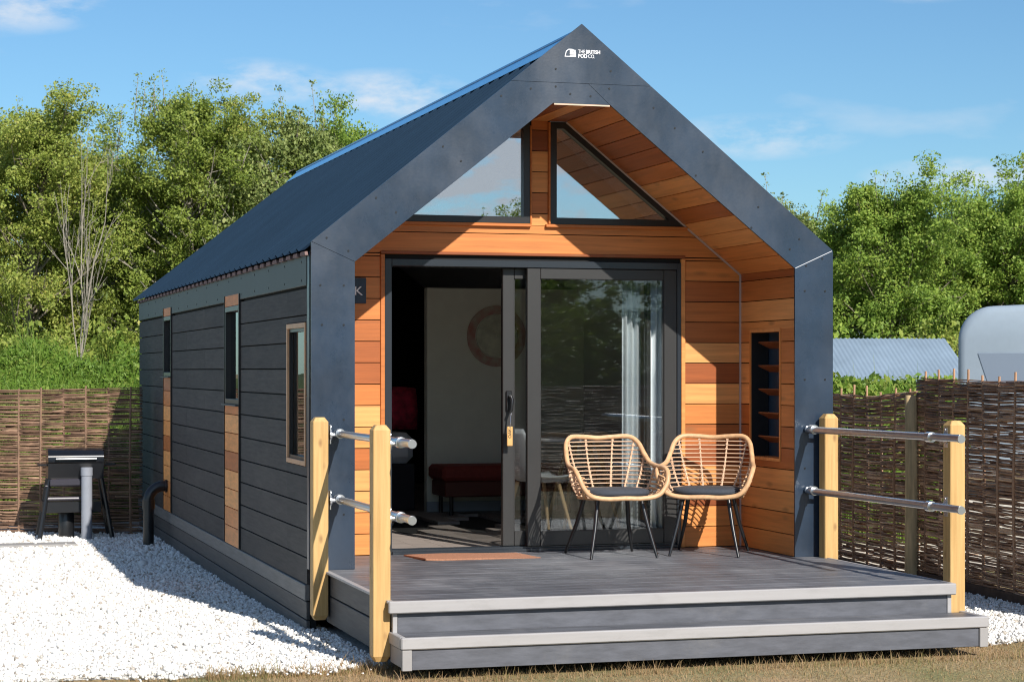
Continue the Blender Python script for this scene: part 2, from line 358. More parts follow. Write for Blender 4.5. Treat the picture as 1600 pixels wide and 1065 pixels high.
mb.f = [(j*nx+i, j*nx+i+1, (j+1)*nx+i+1, (j+1)*nx+i) for j in range(len(ys)-1) for i in range(nx-1)]
g = build('ground', mb, GROUND, smooth='all'); struct(g)

# gravel bed (sheet + loose stones)
def gravel_mat():
    m, t, N, L, b = nodes('white_gravel'); b.inputs['Roughness'].default_value = .85
    geo = N.new('ShaderNodeNewGeometry'); r = N.new('ShaderNodeValToRGB'); cr = r.color_ramp
    cr.elements[0].position = 0; cr.elements[0].color = (.42, .38, .33, 1); cr.elements[1].position = 1; cr.elements[1].color = (.84, .83, .80, 1)
    for p, c in ((.03, (.30, .26, .21)), (.06, (.52, .48, .42)), (.16, (.68, .66, .62)), (.5, (.78, .77, .74))): e = cr.elements.new(p); e.color = (*c, 1)
    L.new(geo.outputs['Random Per Island'], r.inputs[0]); L.new(r.outputs[0], b.inputs['Base Color'])
    return m
GRAV = gravel_mat()
BED = mat('gravel_bed', (.52, .50, .46), rough=.9, var=.4, nscale=60, bump=1.0)
def front_edge(x): return -1.62+.05*math.sin(3.1*x)+.04*math.sin(7.7*x+1)
mb = MB()
for (xa, xb) in ((-9, 3.9), (3.3, 5.3)):
    gx = np.arange(xa, xb+.01, .3); gy = [0]+list(np.arange(.25, 14, .5)); n = len(gx); base = len(mb.v)
    if xa > 0: continue
gx = np.arange(-9, 5.31, .15); gyy = np.concatenate([[0, .05], np.arange(.3, 13, .5)]); n = len(gx)
mb.v = [(x, front_edge(x)+dy, gh(x, front_edge(x)+dy)+(.002 if i == 0 else .016)) for i, dy in enumerate(gyy) for x in gx]
mb.f = [(j*n+i, j*n+i+1, (j+1)*n+i+1, (j+1)*n+i) for j in range(len(gyy)-1) for i in range(n-1)]
struct(build('gravel_bed', mb, BED, smooth='all'))
def stones(areas):
    ico = np.array([(0, 0, 1), (.894, 0, .447), (.276, .851, .447), (-.724, .526, .447), (-.724, -.526, .447), (.276, -.851, .447), (.724, .526, -.447), (-.276, .851, -.447), (-.894, 0, -.447), (-.276, -.851, -.447), (.724, -.526, -.447), (0, 0, -1)])
    icf = np.array([(0,1,2),(0,2,3),(0,3,4),(0,4,5),(0,5,1),(1,6,2),(2,7,3),(3,8,4),(4,9,5),(5,10,1),(6,7,2),(7,8,3),(8,9,4),(9,10,5),(10,6,1),(11,7,6),(11,8,7),(11,9,8),(11,10,9),(11,6,10)])
    Vs = []; Fs = []; n0 = 0
    for (x0, x1, y0, y1, dens, size) in areas:
        n = int((x1-x0)*(y1-y0)*dens); P = np.stack([rng.uniform(x0, x1, n), rng.uniform(y0, y1, n)], 1)
        fe = np.array([front_edge(x) for x in P[:, 0]]); jit = rng.exponential(.05, n)*rng.choice([0, 1], n, p=[.6, .4])
        P = P[P[:, 1] > fe-jit]; n = len(P)
        s = size*rng.lognormal(0, .28, n); A = rng.normal(size=(n, 3, 3)); Q, _ = np.linalg.qr(A)
        sh = ico[None]*rng.uniform(.72, 1.2, (n, 12, 1)); sh = sh*rng.uniform(.6, 1.15, (n, 1, 3)); V = np.einsum('nij,nvj->nvi', Q, sh)*s[:, None, None]
        z = np.array([gh(x, y) for x, y in P])+.018+rng.uniform(-.006, .014, n)
        V += np.concatenate([P, z[:, None]], 1)[:, None, :]
        F = icf[None]+(np.arange(n)*12)[:, None, None]+n0; n0 += n*12; Vs.append(V.reshape(-1, 3)); Fs.append(F.reshape(-1, 3))
    return np.concatenate(Vs), np.concatenate(Fs)
V, F = stones([(-2.6, .12, -1.8, 3.0, 3300, .0105), (-2.3, 0, 3.0, 6, 2200, .012), (-2.4, 0, 6, 9.9, 1400, .015), (-5, -2.6, -1.8, 3, 500, .02), (3.5, 5.2, -1.8, 4.0, 2200, .0115)])
tag(npmesh('gravel', V, F, GRAV), 'loose white gravel stones spread beside and around the cabin', 'gravel', kind='stuff')

PITCH = mat('pale_aggregate', (.62, .56, .46), rough=.9, var=.3, nscale=25, bump=.6)
mb = MB(); mb.v = [(x, y, GZ+.004) for y in (-6, 13) for x in (5.6, 30)]; mb.f = [(0, 1, 3, 2)]; struct(build('pitch', mb, PITCH))
# grass blades
def blades(n, fx, fy, h, wd, lean=.35, zf=gh):
    P = np.stack([fx(n), fy(n)], 1); z = np.array([zf(x, y) for x, y in P]); hh = h(n)
    a = rng.uniform(0, 2*math.pi, n); d = np.stack([np.cos(a), np.sin(a), np.zeros(n)], 1); b = rng.uniform(0, 2*math.pi, n)
    ln = np.stack([np.cos(b), np.sin(b), np.zeros(n)], 1)*(rng.uniform(.1, 1, n)*lean*hh)[:, None]
    base = np.concatenate([P, z[:, None]-.005], 1); up = np.array([0, 0, 1.0])
    V = np.stack([base-d*wd/2, base+d*wd/2, base+ln*.35+up*(hh*.6)[:, None]+d*wd*.35, base+ln*.35+up*(hh*.6)[:, None]-d*wd*.35, base+ln+up*hh[:, None], base+ln+up*hh[:, None]+d*.001], 1)
    F = np.array([(0, 1, 2, 3), (3, 2, 5, 4)])[None]+(np.arange(n)*6)[:, None, None]
    return V.reshape(-1, 3), F.reshape(-1, 4)
def leaf_mat(name, cols, rough=.55, trans=.35, coh=.5, nsc=1.2):
    m, t, N, L, b = nodes(name); N.remove(b); o = N['Material Output']
    geo = N.new('ShaderNodeNewGeometry'); r = N.new('ShaderNodeValToRGB'); cr = r.color_ramp
    for i, (p, c) in enumerate(cols):
        e = cr.elements[i] if i < 2 else cr.elements.new(p)
        e.position = p; e.color = (*c, 1)
    tc = N.new('ShaderNodeTexCoord'); nz = N.new('ShaderNodeTexNoise'); nz.inputs['Scale'].default_value = nsc; nz.inputs['Detail'].default_value = 3; L.new(tc.outputs['Object'], nz.inputs[0])
    oi = N.new('ShaderNodeObjectInfo')
    m1 = N.new('ShaderNodeMath'); m1.operation = 'MULTIPLY_ADD'; m1.inputs[1].default_value = coh; L.new(nz.outputs['Fac'], m1.inputs[0])
    m2 = N.new('ShaderNodeMath'); m2.operation = 'MULTIPLY'; m2.inputs[1].default_value = 1-coh; L.new(geo.outputs['Random Per Island'], m2.inputs[0]); L.new(m2.outputs[0], m1.inputs[2])
    m3 = N.new('ShaderNodeMath'); m3.operation = 'MULTIPLY_ADD'; m3.inputs[1].default_value = .22; L.new(oi.outputs['Random'], m3.inputs[0]); L.new(m1.outputs[0], m3.inputs[2])
    m4 = N.new('ShaderNodeMath'); m4.operation = 'SUBTRACT'; m4.inputs[1].default_value = .11; L.new(m3.outputs[0], m4.inputs[0]); L.new(m4.outputs[0], r.inputs[0])
    d = N.new('ShaderNodeBsdfPrincipled'); d.inputs['Roughness'].default_value = rough; d.inputs['Specular IOR Level'].default_value = .35; L.new(r.outputs[0], d.inputs['Base Color'])
    tl = N.new('ShaderNodeBsdfTranslucent'); L.new(r.outputs[0], tl.inputs[0]); mx = N.new('ShaderNodeMixShader'); mx.inputs[0].default_value = trans
    L.new(d.outputs[0], mx.inputs[1]); L.new(tl.outputs[0], mx.inputs[2]); L.new(mx.outputs[0], o.inputs[0]); return m
LAWN = leaf_mat('lawn_blades', [(0, (0.380, 0.248, 0.126)), (1, (0.120, 0.166, 0.036)), (.55, (0.420, 0.285, 0.153)), (.75, (0.220, 0.202, 0.072))], coh=.6, nsc=1.6)
V, F = blades(42000, lambda n: rng.uniform(-3.4, 4.8, n), lambda n: -1.62-np.abs(rng.normal(0, .75, n)), lambda n: rng.gamma(3, .0042, n)+.004, .004, .9)
V2, F2 = blades(900, lambda n: rng.choice([-.1, .6, 1.4, 2.2, 2.7, 3.3, 3.9], n)+rng.normal(0, .22, n), lambda n: -2.16-np.abs(rng.normal(0, .05, n)), lambda n: rng.uniform(.02, .085, n), .0045, .7)
V3, F3 = blades(3500, lambda n: rng.uniform(-.9, .35, n), lambda n: -1.66+rng.normal(0, .07, n), lambda n: rng.gamma(3, .011, n), .0045, .7)
V = np.concatenate([V, V2, V3]); F = np.concatenate([F, F2+len(V)-len(V2)-len(V3), F3+len(V)-len(V3)])
tag(npmesh('grass', V, F, LAWN), 'short dry brown and green grass in front of the steps', 'grass', kind='stuff')

# ================================================================== CABIN
cab = thing('cabin', 'dark clad gabled cabin with cedar lined porch and blue-black corrugated roof', 'cabin', (1.8, 5, -.45))
HEX = [(IX0, 0), (IX1, 0), (IX1, IZ), (TX1, TZ), (TX0, TZ), (IX0, IZ)]
DX0, DX1, DZ1 = .692, 2.859, 2.028
# --- front wall cedar
mb = MB(); bd = D; bt = .018
def cutf(seed):
    def f(k): r = random.Random(k*13+seed); return [r.uniform(1.1, 2.5)] if r.random() < .5 else []
    return f
zb = .004
def hexclip(x0, x1, z0, z1):
    q = HEX
    for n_, c_ in (((1, 0), x1), ((-1, 0), -x0), ((0, 1), z1), ((0, -1), -z0)): q = clip(q, n_, c_)
    return q
boards(mb, hexclip(IX0, DX0-.03, 0, DZ1+.034), bd, bd+bt, z_start=zb)
boards(mb, hexclip(DX1+.03, IX1, 0, DZ1+.034), bd, bd+bt, z_start=zb)
boards(mb, hexclip(IX0, IX1, DZ1+.040, 2.272), bd, bd+bt, z_start=2.070-.146, cuts=cutf(3))
boards(mb, hexclip(1.743, 1.862, 2.275, 3.006), bd, bd+bt, z_start=zb+.02)
fw = build('front_wall', mb, CEDAR_X, cab)
def each(name, boxes, m, parent, c=.003):
    for q_ in boxes: mb_ = MB(); mb_.box(*q_, c); build(name, mb_, m, parent)
mb = MB()   # cedar reveals round the door and under the windows
mb.box(DX0-.03, DX0, bd-.012, bd+.05, 0.0, DZ1+.03, .003); mb.box(DX1, DX1+.03, bd-.012, bd+.05, 0.0, DZ1+.03, .003); mb.box(DX0-.03, DX1+.03, bd-.014, bd+.05, DZ1+.031, DZ1+.052, .003)
build('door_architrave', mb, CEDAR_X, fw)
each('window_trim', ((.72, 1.735, bd-.03, bd+.04, 2.262, 2.284), (1.842, 2.9, bd-.03, bd+.04, 2.262, 2.284), (1.7285, 1.742, bd-.020, bd+.04, 2.285, 2.97), (1.863, 1.878, bd-.020, bd+.04, 2.285, 3.0)), CEDAR_X, fw)
mb = MB(); q = hexclip(IX0-.25, DX0-.02, -.1, 2.2); mb.prism([(0.12, 0), (DX0-.01, 0), (DX0-.01, DZ1), (0.12, DZ1)], bd+.02, bd+.12); mb.prism([(DX1+.01, 0), (W-.12, 0), (W-.12, DZ1), (DX1+.01, DZ1)], bd+.02, bd+.12)
mb.prism([(.12, DZ1+.001), (W-.12, DZ1+.001), (W-.40, 2.283), (.40, 2.283)], bd+.02, bd+.12); mb.prism([(1.70, 2.285), (1.885, 2.285), (1.885, 3.1), (1.70, 3.1)], bd+.02, bd+.12)
build('wall_membrane', mb, BACK, fw)
# --- gable windows
def gable_window(x_in, x_out, sgn, name='gable_window'):
    # outer polygon follows the slope of the soffit
    sl = (TZ-IZ)/(IX1-TX1)
    zt = TZ-.006; z0 = 2.287
    if sgn > 0: P = [(x_in, z0), (IX1-(z0-IZ)/sl-.004, z0), (TX1-.002, zt), (x_in, zt)]
    else: P = [(x_in, z0), (x_in, zt-.0), (TX0+.002, zt), (IX0+(z0-IZ)/sl+.004, z0)]
    c = Vector((sum(p[0] for p in P)/4, sum(p[1] for p in P)/4))
    def inset(P, d):
        out = []
        n = len(P)
        for i in range(n):
            a, b, cc = Vector(P[i-1]), Vector(P[i]), Vector(P[(i+1) % n]); e1 = (b-a).normalized(); e2 = (cc-b).normalized()
            n1 = Vector((-e1.y, e1.x)); n2 = Vector((-e2.y, e2.x)); k = d/(1+n1.dot(n2)); out.append(tuple(b+(n1+n2)*k))
        return out
    d = .045 
    Q = inset(P, d); mbf = MB(); n = len(P)
    for i in range(n):
        j = (i+1) % n; mbf.prism([P[i], P[j], Q[j], Q[i]], bd-.012, bd+.06)
    f = build(name, mbf, BLACK, cab)
    gq = MB(); gq.prism(inset(P, d-.01), bd+.02, bd+.03); build('glass', gq, GLASSG, f)
gable_window(1.727, 0, -1); gable_window(1.88, 0, 1)
mb = MB(); mb.prism([(.9, 2.30), (2.7, 2.30), (1.95, 2.93), (1.65, 2.93)], bd+.13, bd+.14); build('gable_blind', mb, mat('grey_beige_blind', (.62, .54, .46), rough=.9), cab)
# --- porch linings (boards run front to back)
mb = MB()
def slope_boards(A, B, y0, y1, th, gap=.006, pitch=.146, holes=None):
    A = Vector(A); B = Vector(B); d = (B-A); n = max(1, round(d.length/pitch)); e = d.normalized(); nn = Vector((-e.y, e.x))*th
    for i in range(n):
        a = A+d*(i/n)+e*gap/2; b = A+d*((i+1)/n)-e*gap/2
        mb.prism([tuple(a), tuple(b), tuple(b+nn), tuple(a+nn)], y0, y1)
slope_boards((IX1, IZ), (TX1, TZ), .016, bd-.002, -.016)
slope_boards((TX0, TZ), (IX0, IZ), .016, bd-.002, -.016)
slope_boards((TX1-.0, TZ), (TX0+.0, TZ), .016, bd-.002, -.016)
so_ = build('porch_soffit', mb, CEDAR_Y, cab)
mb = MB(); mb.prism([(IX1-.012, 0.0), (IX1-.0005, 0.0), (IX1-.0005, IZ), (IX1-.012, IZ-.008)], bd-.016, bd-.003)
e = Vector((TX1-IX1, TZ-IZ)).normalized(); nn = Vector((-e.y, e.x))*.012
mb.prism([(IX1-.001, IZ), (TX1, TZ-.001), (TX1+nn.x, TZ+nn.y), (IX1+nn.x, IZ+nn.y)], bd-.016, bd-.003)
build('corner_trim', mb, TRIM, so_)
# right and left inner walls with slot window on the right
WY0, WY1, WZ0, WZ1 = .25, .75, .655, 1.53
mb = MB()
P = lambda a, b, c, d_: [(a, c), (b, c), (b, d_), (a, d_)]
boards(mb, P(.016, bd-.003, 0, WZ0-.02), IX1, IX1+.018, z_start=zb, ax='x'); boards(mb, P(.016, bd-.003, WZ1+.02, IZ), IX1, IX1+.018, z_start=zb, ax='x')
boards(mb, P(.016, WY0-.02, WZ0-.02, WZ1+.02), IX1, IX1+.018, z_start=zb, ax='x'); boards(mb, P(WY1+.02, bd-.003, WZ0-.02, WZ1+.02), IX1, IX1+.018, z_start=zb, ax='x')
pw = build('porch_side_wall', mb, CEDAR_Y, cab)
mb = MB(); boards(mb, P(.016, bd-.003, 0, IZ), IX0-.018, IX0, z_start=zb, ax='x'); build('porch_side_wall', mb, CEDAR_Y, cab)
mb = MB(); mb.box(IX1-.006, IX1+.13, WY0-.02, WY0, WZ0-.02, WZ1+.02); mb.box(IX1-.006, IX1+.13, WY1, WY1+.02, WZ0-.02, WZ1+.02); mb.box(IX1-.006, IX1+.13, WY0, WY1, WZ0-.02, WZ0); mb.box(IX1-.006, IX1+.13, WY0, WY1, WZ1, WZ1+.02)
sw = build('slot_opening', mb, CEDAR_Z, cab)
mb = MB(); mb.box(IX1+.002, IX1+.13, WY0+.0005, WY0+.004, WZ0, WZ1); build('reveal_lining', mb, BLACK, sw); mb = MB(); mb.box(IX1+.002, IX1+.13, WY1-.004, WY1-.0005, WZ0, WZ1); build('reveal_lining', mb, BLACK, sw)
mb = MB(); mb.box(IX1+.135, IX1+.145, WY0-.02, WY1+.02, WZ0-.02, WZ1+.02); build('backing_panel', mb, mat('sky_tinted_backing', (.02, .045, .085), rough=.4), sw)  # blue of the reflected sky is put into the backing colour
for i in range(5):
    z = WZ0+.13+i*.165; mb = MB(); mb.prism([(IX1+.012, z+.012), (IX1+.10, z-.03), (IX1+.104, z-.022), (IX1+.016, z+.02)], WY0+.005, WY1-.10); 
    build('slat', mb, mat('dark_slat', (.17, .05, .015), rough=.5, var=.2), sw)
mb = MB(); mb.box(IX1+.03, IX1+.13, WY1-.2, WY1-.001, WZ0+.001, WZ1-.001)
# --- front frame panels
y0, y1 = 0.0, .014; g4 = .0025
OL, OR = (0, HE), (W, HE)
def seg(P, Q, t): return (P[0]+(Q[0]-P[0])*t, P[1]+(Q[1]-P[1])*t)
JZ = 3.141
jl = (W/2-(HA-JZ)/(HA-HE)*W/2, JZ); jr = (W/2+(HA-JZ)/(HA-HE)*W/2, JZ)
pcs = [[(0, 0), (IX0, 0), (IX0, IZ), (0, HE)], [(0, HE), (IX0, IZ), (TX0, TZ), (TX1-.0, TZ), (1.845, JZ), jl], [jl, (1.845, JZ), jr, (W/2, HA)], [(1.845, JZ), (TX1, TZ), (IX1, IZ), (W, HE), jr], [(W, 0), (W, HE), (IX1, IZ), (IX1, 0)]]
def shrink(P, d):
    c = Vector((sum(p[0] for p in P)/len(P), sum(p[1] for p in P)/len(P)))
    out = []; n = len(P); ar = sum(P[i][0]*P[(i+1) % n][1]-P[(i+1) % n][0]*P[i][1] for i in range(n)); s = 1 if ar > 0 else -1
    for i in range(n):
        a, b, cc = Vector(P[i-1]), Vector(P[i]), Vector(P[(i+1) % n]); e1 = (b-a).normalized(); e2 = (cc-b).normalized(); n1 = Vector((-e1.y, e1.x))*s; n2 = Vector((-e2.y, e2.x))*s
        out.append(tuple(b+(n1+n2)*(d/max(.3, 1+n1.dot(n2)))))
    return out
screws = [[(.07, .35), (.21, .35), (.07, .95), (.21, .95), (.07, 1.55), (.21, 1.55), (.06, 1.80), (.21, 1.80)],
          [(.10, 2.10), (.24, 2.02), (.42, 2.36), (.55, 2.27), (.86, 2.70), (.98, 2.61), (1.25, 3.04), (1.45, 3.095), (1.62, 3.115), (1.72, 3.07)],
          [(1.62, 3.23), (2.0, 3.23)],
          [(1.99, 3.115), (1.86, 3.06), (2.3, 3.0), (2.45, 2.87), (2.65, 2.72), (2.60, 2.56), (3.05, 2.36), (3.0, 2.22), (3.35, 2.15), (3.28, 2.08)],
          [(3.52, 2.02), (3.40, 1.97), (3.54, 1.80), (3.39, 1.80), (3.54, 1.2), (3.39, 1.2), (3.54, .6), (3.39, .6)]]
for P_, sc_ in zip(pcs, screws):
    mb = MB(); mb.prism(shrink(P_, g4/2), y0, y1); p_ = build('frame_panel', mb, PANEL, cab)
    for (sx, sz) in sc_: mb = MB(); mb.cyl((sx, y0-.003, sz), (sx, y0+.002, sz), .0068, 10); build('screw', mb, SCREW, p_)
mb = MB()     # joints backing, outer returns
mb.prism([(0.004, 0), (IX0-.02, 0), (IX0-.02, IZ), (TX0, TZ+.02), (TX1, TZ+.02), (IX1+.02, IZ), (IX1+.02, 0), (W-.004, 0), (W-.004, HE-.004), (W/2, HA-.006), (0.004, HE-.004)], .0145, .05)
build('frame_backing', mb, BACK, cab)
mb = MB(); mb.box(-.0015, .012, .052, .13, 0, HE-.06); build('frame_return', mb, PANEL, cab); mb = MB(); mb.box(W-.012, W+.0015, .052, .13, 0, HE-.06); build('frame_return', mb, PANEL, cab)
mb = MB(); e = Vector((IX1-W, IZ-HE)).normalized()
a = Vector((W-.01, HE-.004)); b = Vector((IX1+.004, IZ+.002)); nn = Vector((-e.y, e.x))*.0022
mb.prism([tuple(a-nn), tuple(b-nn), tuple(b+nn), tuple(a+nn)], -.002, .012); build('joint_glint', mb, mat('sun_catch_joint', (.55, .57, .6), rough=.3), cab)  # sun glint along the mitre edge, modelled as a pale strip
mb = MB(); mb.box(TX0+.006, TX1-.004, -.002, .012, TZ-.010, TZ-.0005); build('lip_highlight', mb, mat('sunlit_lip_cedar', (.62, .45, .33), rough=.5), cab)  # lit edge of the lining, put in as a paler strip
# logo on the apex
FR = Matrix(((1, 0, 0, 0), (0, 0, 1, 0), (0, 1, 0, 0), (0, 0, 0, 1)))   # text faces -y
def FM(x, y, z): return Matrix.Translation((x, y, z)) @ Matrix.Rotation(R(90), 4, 'X')
lg = MB()
lx, lz = 1.680, 3.312
arch = [(0, 0), (.078, 0), (.078, .03), (.070, .044), (.052, .052), (.028, .052), (.010, .038)]
outer = arch
def ring(P_, d, y0, y1, M_):
    Q_ = shrink(P_, d)
    for i in range(len(P_)):
        j = (i+1) % len(P_); M_.prism([(lx+p[0], lz+p[1]) for p in (P_[i], P_[j], Q_[j], Q_[i])], y0, y1)
ring(arch, .005, -.003, -.0005, lg)
for i in range(4): lg.box(lx+.036, lx+.075, -.0032, -.0004, lz+.004+i*.0115, lz+.012+i*.0115)
lo = build('logo', lg, WHIP, cab)
put_text('lettering', 'THE', .034, FM(1.773, -.002, 3.338), WHIP, lo, width=.047)
put_text('lettering', 'BRITISH', .034, FM(1.826, -.002, 3.338), WHIP, lo, .0008, width=.098)
put_text('lettering', 'POD', .034, FM(1.773, -.002, 3.309), WHIP, lo, .0010, width=.062)
put_text('lettering', 'CO.', .034, FM(1.841, -.002, 3.309), WHIP, lo, width=.047)

# --- left side wall
win = [(.17, .84, .65, 1.57)]
mb = MB()
PS = .172; zs0 = -.10
def side(y0, y1, z0, z1, cuts=None): boards(mb, P(y0, y1, z0, z1), 0.0, .022, pitch=PS, gap=.009, z_start=zs0, ax='x', cuts=cuts)
ZT = 1.80
side(.14, .165, zs0, ZT)
side(.165, .845, zs0, .645); side(.165, .845, 1.575, ZT); side(.845, 2.84, zs0, ZT); side(3.592, 7.04, zs0, ZT, cuts=lambda k: [3.592+(1.2 if k % 2 else 2.4)]); side(7.65, LEN, zs0, ZT)
swl = build('side_wall', mb, COMP, cab)
mb = MB(); mb.box(.024, .06, .14, .165, -.42, 1.9); mb.box(.024, .06, .165, .845, -.42, .645); mb.box(.024, .06, .165, .845, 1.575, 1.93); mb.box(.024, .06, .845, 2.84, -.42, 1.93)
mb.box(.024, .06, 2.84, 3.592, -.42, .99); mb.box(.024, .06, 3.592, 7.04, -.42, 1.93); mb.box(.024, .06, 7.04, 7.65, -.42, 1.19); mb.box(.024, .06, 7.65, LEN, -.42, 1.93); mb.box(.024, .06, 2.84, 3.592, 1.76, 1.93); mb.box(.024, .06, 7.04, 7.65, 1.79, 1.93)
build('wall_membrane', mb, BACK, swl)
mb = MB(); mb.box(-.014, .02, .135, LEN, -.205, zs0-.004, .004); build('plinth_band', mb, BAND, swl)
mb = MB()
for i, (a, b) in enumerate(((-.325, -.212), (-.435, -.333))): mb.box(-.004, .02, .135, LEN, a, b, .003)
build('skirting', mb, SKIRT, swl)
mb = MB(); mb.box(-.006, .022, .135, LEN, ZT+.004, HE-.062, .003); mb2 = MB()
fa = build('fascia', mb, FASCIA, cab)
for yy in np.arange(.3, 9.8, .62):
    for zz in (1.84, 1.96): mb2 = MB(); mb2.cyl((-.009, yy, zz), (-.004, yy, zz), .007, 8); build('screw', mb2, SCREW, fa)
def cedar_strip(y0, y1, z0, z1, top0, top1):
    m_ = MB(); boards(m_, P(y0+.012, y1-.012, z0, z1), -.010, .02, pitch=.146, z_start=z0, ax='x'); 
    s_ = build('cedar_strip', m_, CEDAR_S, cab); m_ = MB(); m_.box(-.010, .02, y0+.012, y1-.012, top0, top1, .002); build('head_piece', m_, CEDAR_S, s_)
    
    for q_ in (y0, y1-.011): m_ = MB(); m_.box(-.016, .02, q_, q_+.011, z0, top1); build('edge_trim', m_, BLACK, s_)
def side_window(y0, y1, z0, z1, frame, fm, fw_=.03, proj=.012):
    m_ = MB()
    for (a, b, c, d_) in ((y0, y1, z0, z0+fw_), (y0, y1, z1-fw_, z1), (y0, y0+fw_, z0+fw_, z1-fw_), (y1-fw_, y1, z0+fw_, z1-fw_)): m_.box(-proj, .07, a, b, c, d_, .002)
    f_ = build('side_window', m_, fm, cab)
    m_ = MB(); m_.box(.03, .042, y0+fw_-.004, y1-fw_+.004, z0+fw_-.004, z1-fw_+.004); build('glass', m_, GLASSS, f_)
    return f_
f_ = side_window(.17, .84, .65, 1.57, 1, mat('pale_cedar_frame', (.58, .34, .19), rough=.5, var=.15), .032, .008)
m_ = MB(); m_.box(.006, .028, .203, .225, .684, 1.536); m_.box(.006, .028, .785, .807, .684, 1.536); m_.box(.006, .028, .225, .785, .684, .705); m_.box(.006, .028, .225, .785, 1.515, 1.536); build('inner_frame', m_, BLACK, f_)
cedar_strip(2.84, 3.592, zs0, .985, 1.765, 1.85); f_ = side_window(2.853, 3.58, 1.0, 1.762, 1, BLACK, .04); m_ = MB(); m_.box(-.04, .02, 2.845, 3.588, .987, .999); build('sill', m_, FASCIA, f_)
cedar_strip(7.04, 7.65, zs0, 1.19, 1.79, 1.87); f_ = side_window(7.053, 7.638, 1.205, 1.787, 1, BLACK, .04); m_ = MB(); m_.box(-.04, .02, 7.045, 7.646, 1.192, 1.204); build('sill', m_, FASCIA, f_)
# other outside walls
mb = MB(); boards(mb, P(.14, LEN, zs0-.33, HE-.05), W-.022, W, pitch=PS, gap=.009, z_start=zs0-PS*2, ax='x'); 
boards(mb, [(0.03, -.42), (W-.03, -.42), (W-.03, HE-.05), (W/2, HA-.08), (0.03, HE-.05)], LEN-.02, LEN, pitch=PS, gap=.009, z_start=zs0-PS*2); build('back_wall', mb, COMP, cab)
mb = MB(); mb.box(W-.06, W-.024, .14, LEN-.03, -.42, 2.0); mb.prism([(0.06, -.42), (W-.06, -.42), (W-.06, HE-.05), (W/2, HA-.1), (0.06, HE-.05)], LEN-.06, LEN-.025); build('wall_membrane', mb, BACK, cab)
# --- roof
def roof_sheet(sgn):
    """box profile sheet: ribs 0.26 m apart"""
    per = [(0, 0), (.205, 0), (.214, .021), (.240, .021), (.252, 0)]
    pts = [(.03, 0)]+[(k*.26+.03+a_, h_) for k in range(39) for a_, h_ in per]; ny = len(pts)
    sl = (HA-HE)/(W/2); e = np.array([1, sl])/math.hypot(1, sl); nrm = np.array([-e[1], e[0]])
    x_e = -.035; A = np.array([x_e, HE-.052]); B = np.array([W/2, HA-.078])
    V = []
    for t in (0, .5, 1):
        p = A+(B-A)*t
        for y, h in pts: q = p+nrm*h; V.append((q[0] if sgn > 0 else W-q[0], y, q[1]))
    m_ = MB(); m_.v = V; m_.f = [(j*ny+i, j*ny+i+1, (j+1)*ny+i+1, (j+1)*ny+i) for j in range(2) for i in range(ny-1)]
    return m_
r1 = roof_sheet(1); r2_ = roof_sheet(-1); r1.add(r2_.v, r2_.f)
rf = build('roof', r1, ROOF, cab)
sl = (HA-HE)/(W/2)
mb = MB()    # solid roof deck under the sheet
mb.prism([(.03, HE-.09), (W/2, HA-.135), (W-.03, HE-.09), (W-.03, HE-.15), (W/2, HA-.21), (.03, HE-.15)], .06, 9.88); build('roof_deck', mb, BACK, rf)
FILL = mat('foam_filler', (.20, .13, .12), rough=.9)
for i in range(38):
    y = .133+i*.26; mb = MB(); mb.prism([(y-.088, HE-.085), (y+.088, HE-.085), (y+.07, HE-.060), (y-.07, HE-.060)], -.030, -.010, 'x'); build('eaves_filler', mb, FILL, rf)
mb = MB()
c0 = -.034
mb.prism([(W/2-.12, HA-.12*sl+c0-.012), (W/2, HA+c0), (W/2+.12, HA-.12*sl+c0-.012), (W/2+.12, HA-.12*sl+c0-.016), (W/2, HA+c0-.005), (W/2-.12, HA-.12*sl+c0-.016)], .02, 10.24)
mb.tube([(W/2, .02, HA+c0+.002), (W/2, 10.24, HA+c0+.002)], .012, 10)
build('ridge_cap', mb, RIDGE, rf, smooth=True)
# --- inside shell
mb = MB()
for i, x in enumerate(np.arange(.12, 3.4, .19)):
    for j in range(3):
        ya = 1.02+j*2.9+(i % 3)*.4-(1.2 if j == 0 else 0); mb.box(x, x+.188, max(1.02, ya), min(9.8, ya+2.898), -.03, -.004)
fl = build('floor', mb, FLOORM, cab); mb = MB(); mb.box(.1, 3.5, .96, 9.8, -.09, -.032); build('underlay', mb, BACK, fl)
mb = MB()
for (a, b, c, d_) in ((.96, 2.84, -.03, 2.05), (2.84, 3.592, -.03, .99), (2.84, 3.592, 1.77, 2.05), (3.592, 7.04, -.03, 2.05), (7.04, 7.65, -.03, 1.19), (7.04, 7.65, 1.8, 2.05), (7.65, 9.8, -.03, 2.05)): mb.box(.075, .10, a, b, c, d_)
mb.prism([(.1, -.03), (3.5, -.03), (3.5, 2.05), (1.8, 3.35), (.1, 2.05)], 9.78, 9.8)
build('interior_wall', mb, DARK, cab)
mb = MB(); mb.prism([(.10, 1.93), (1.8, 3.26), (3.5, 1.93), (3.5, 1.96), (1.8, 3.30), (.10, 1.96)], 1.09, 9.77); build('ceiling', mb, WHITE, cab)
mb = MB(); mb.box(.1005, .108, 1.08, 2.83, 0, 1.95); build('interior_wall', mb, WHITE, cab)  # white sheet added over the dark wall, out of view, to bounce light
mb = MB(); mb.box(3.5, 3.53, 1.08, 9.8, -.03, 2.05); build('interior_wall', mb, WHITE, cab)
PY = 5.06
mb = MB(); mb.box(2.02, 3.499, PY, PY+.1, -.002, 2.0, .004); pt = build('partition', mb, CREAM, cab)
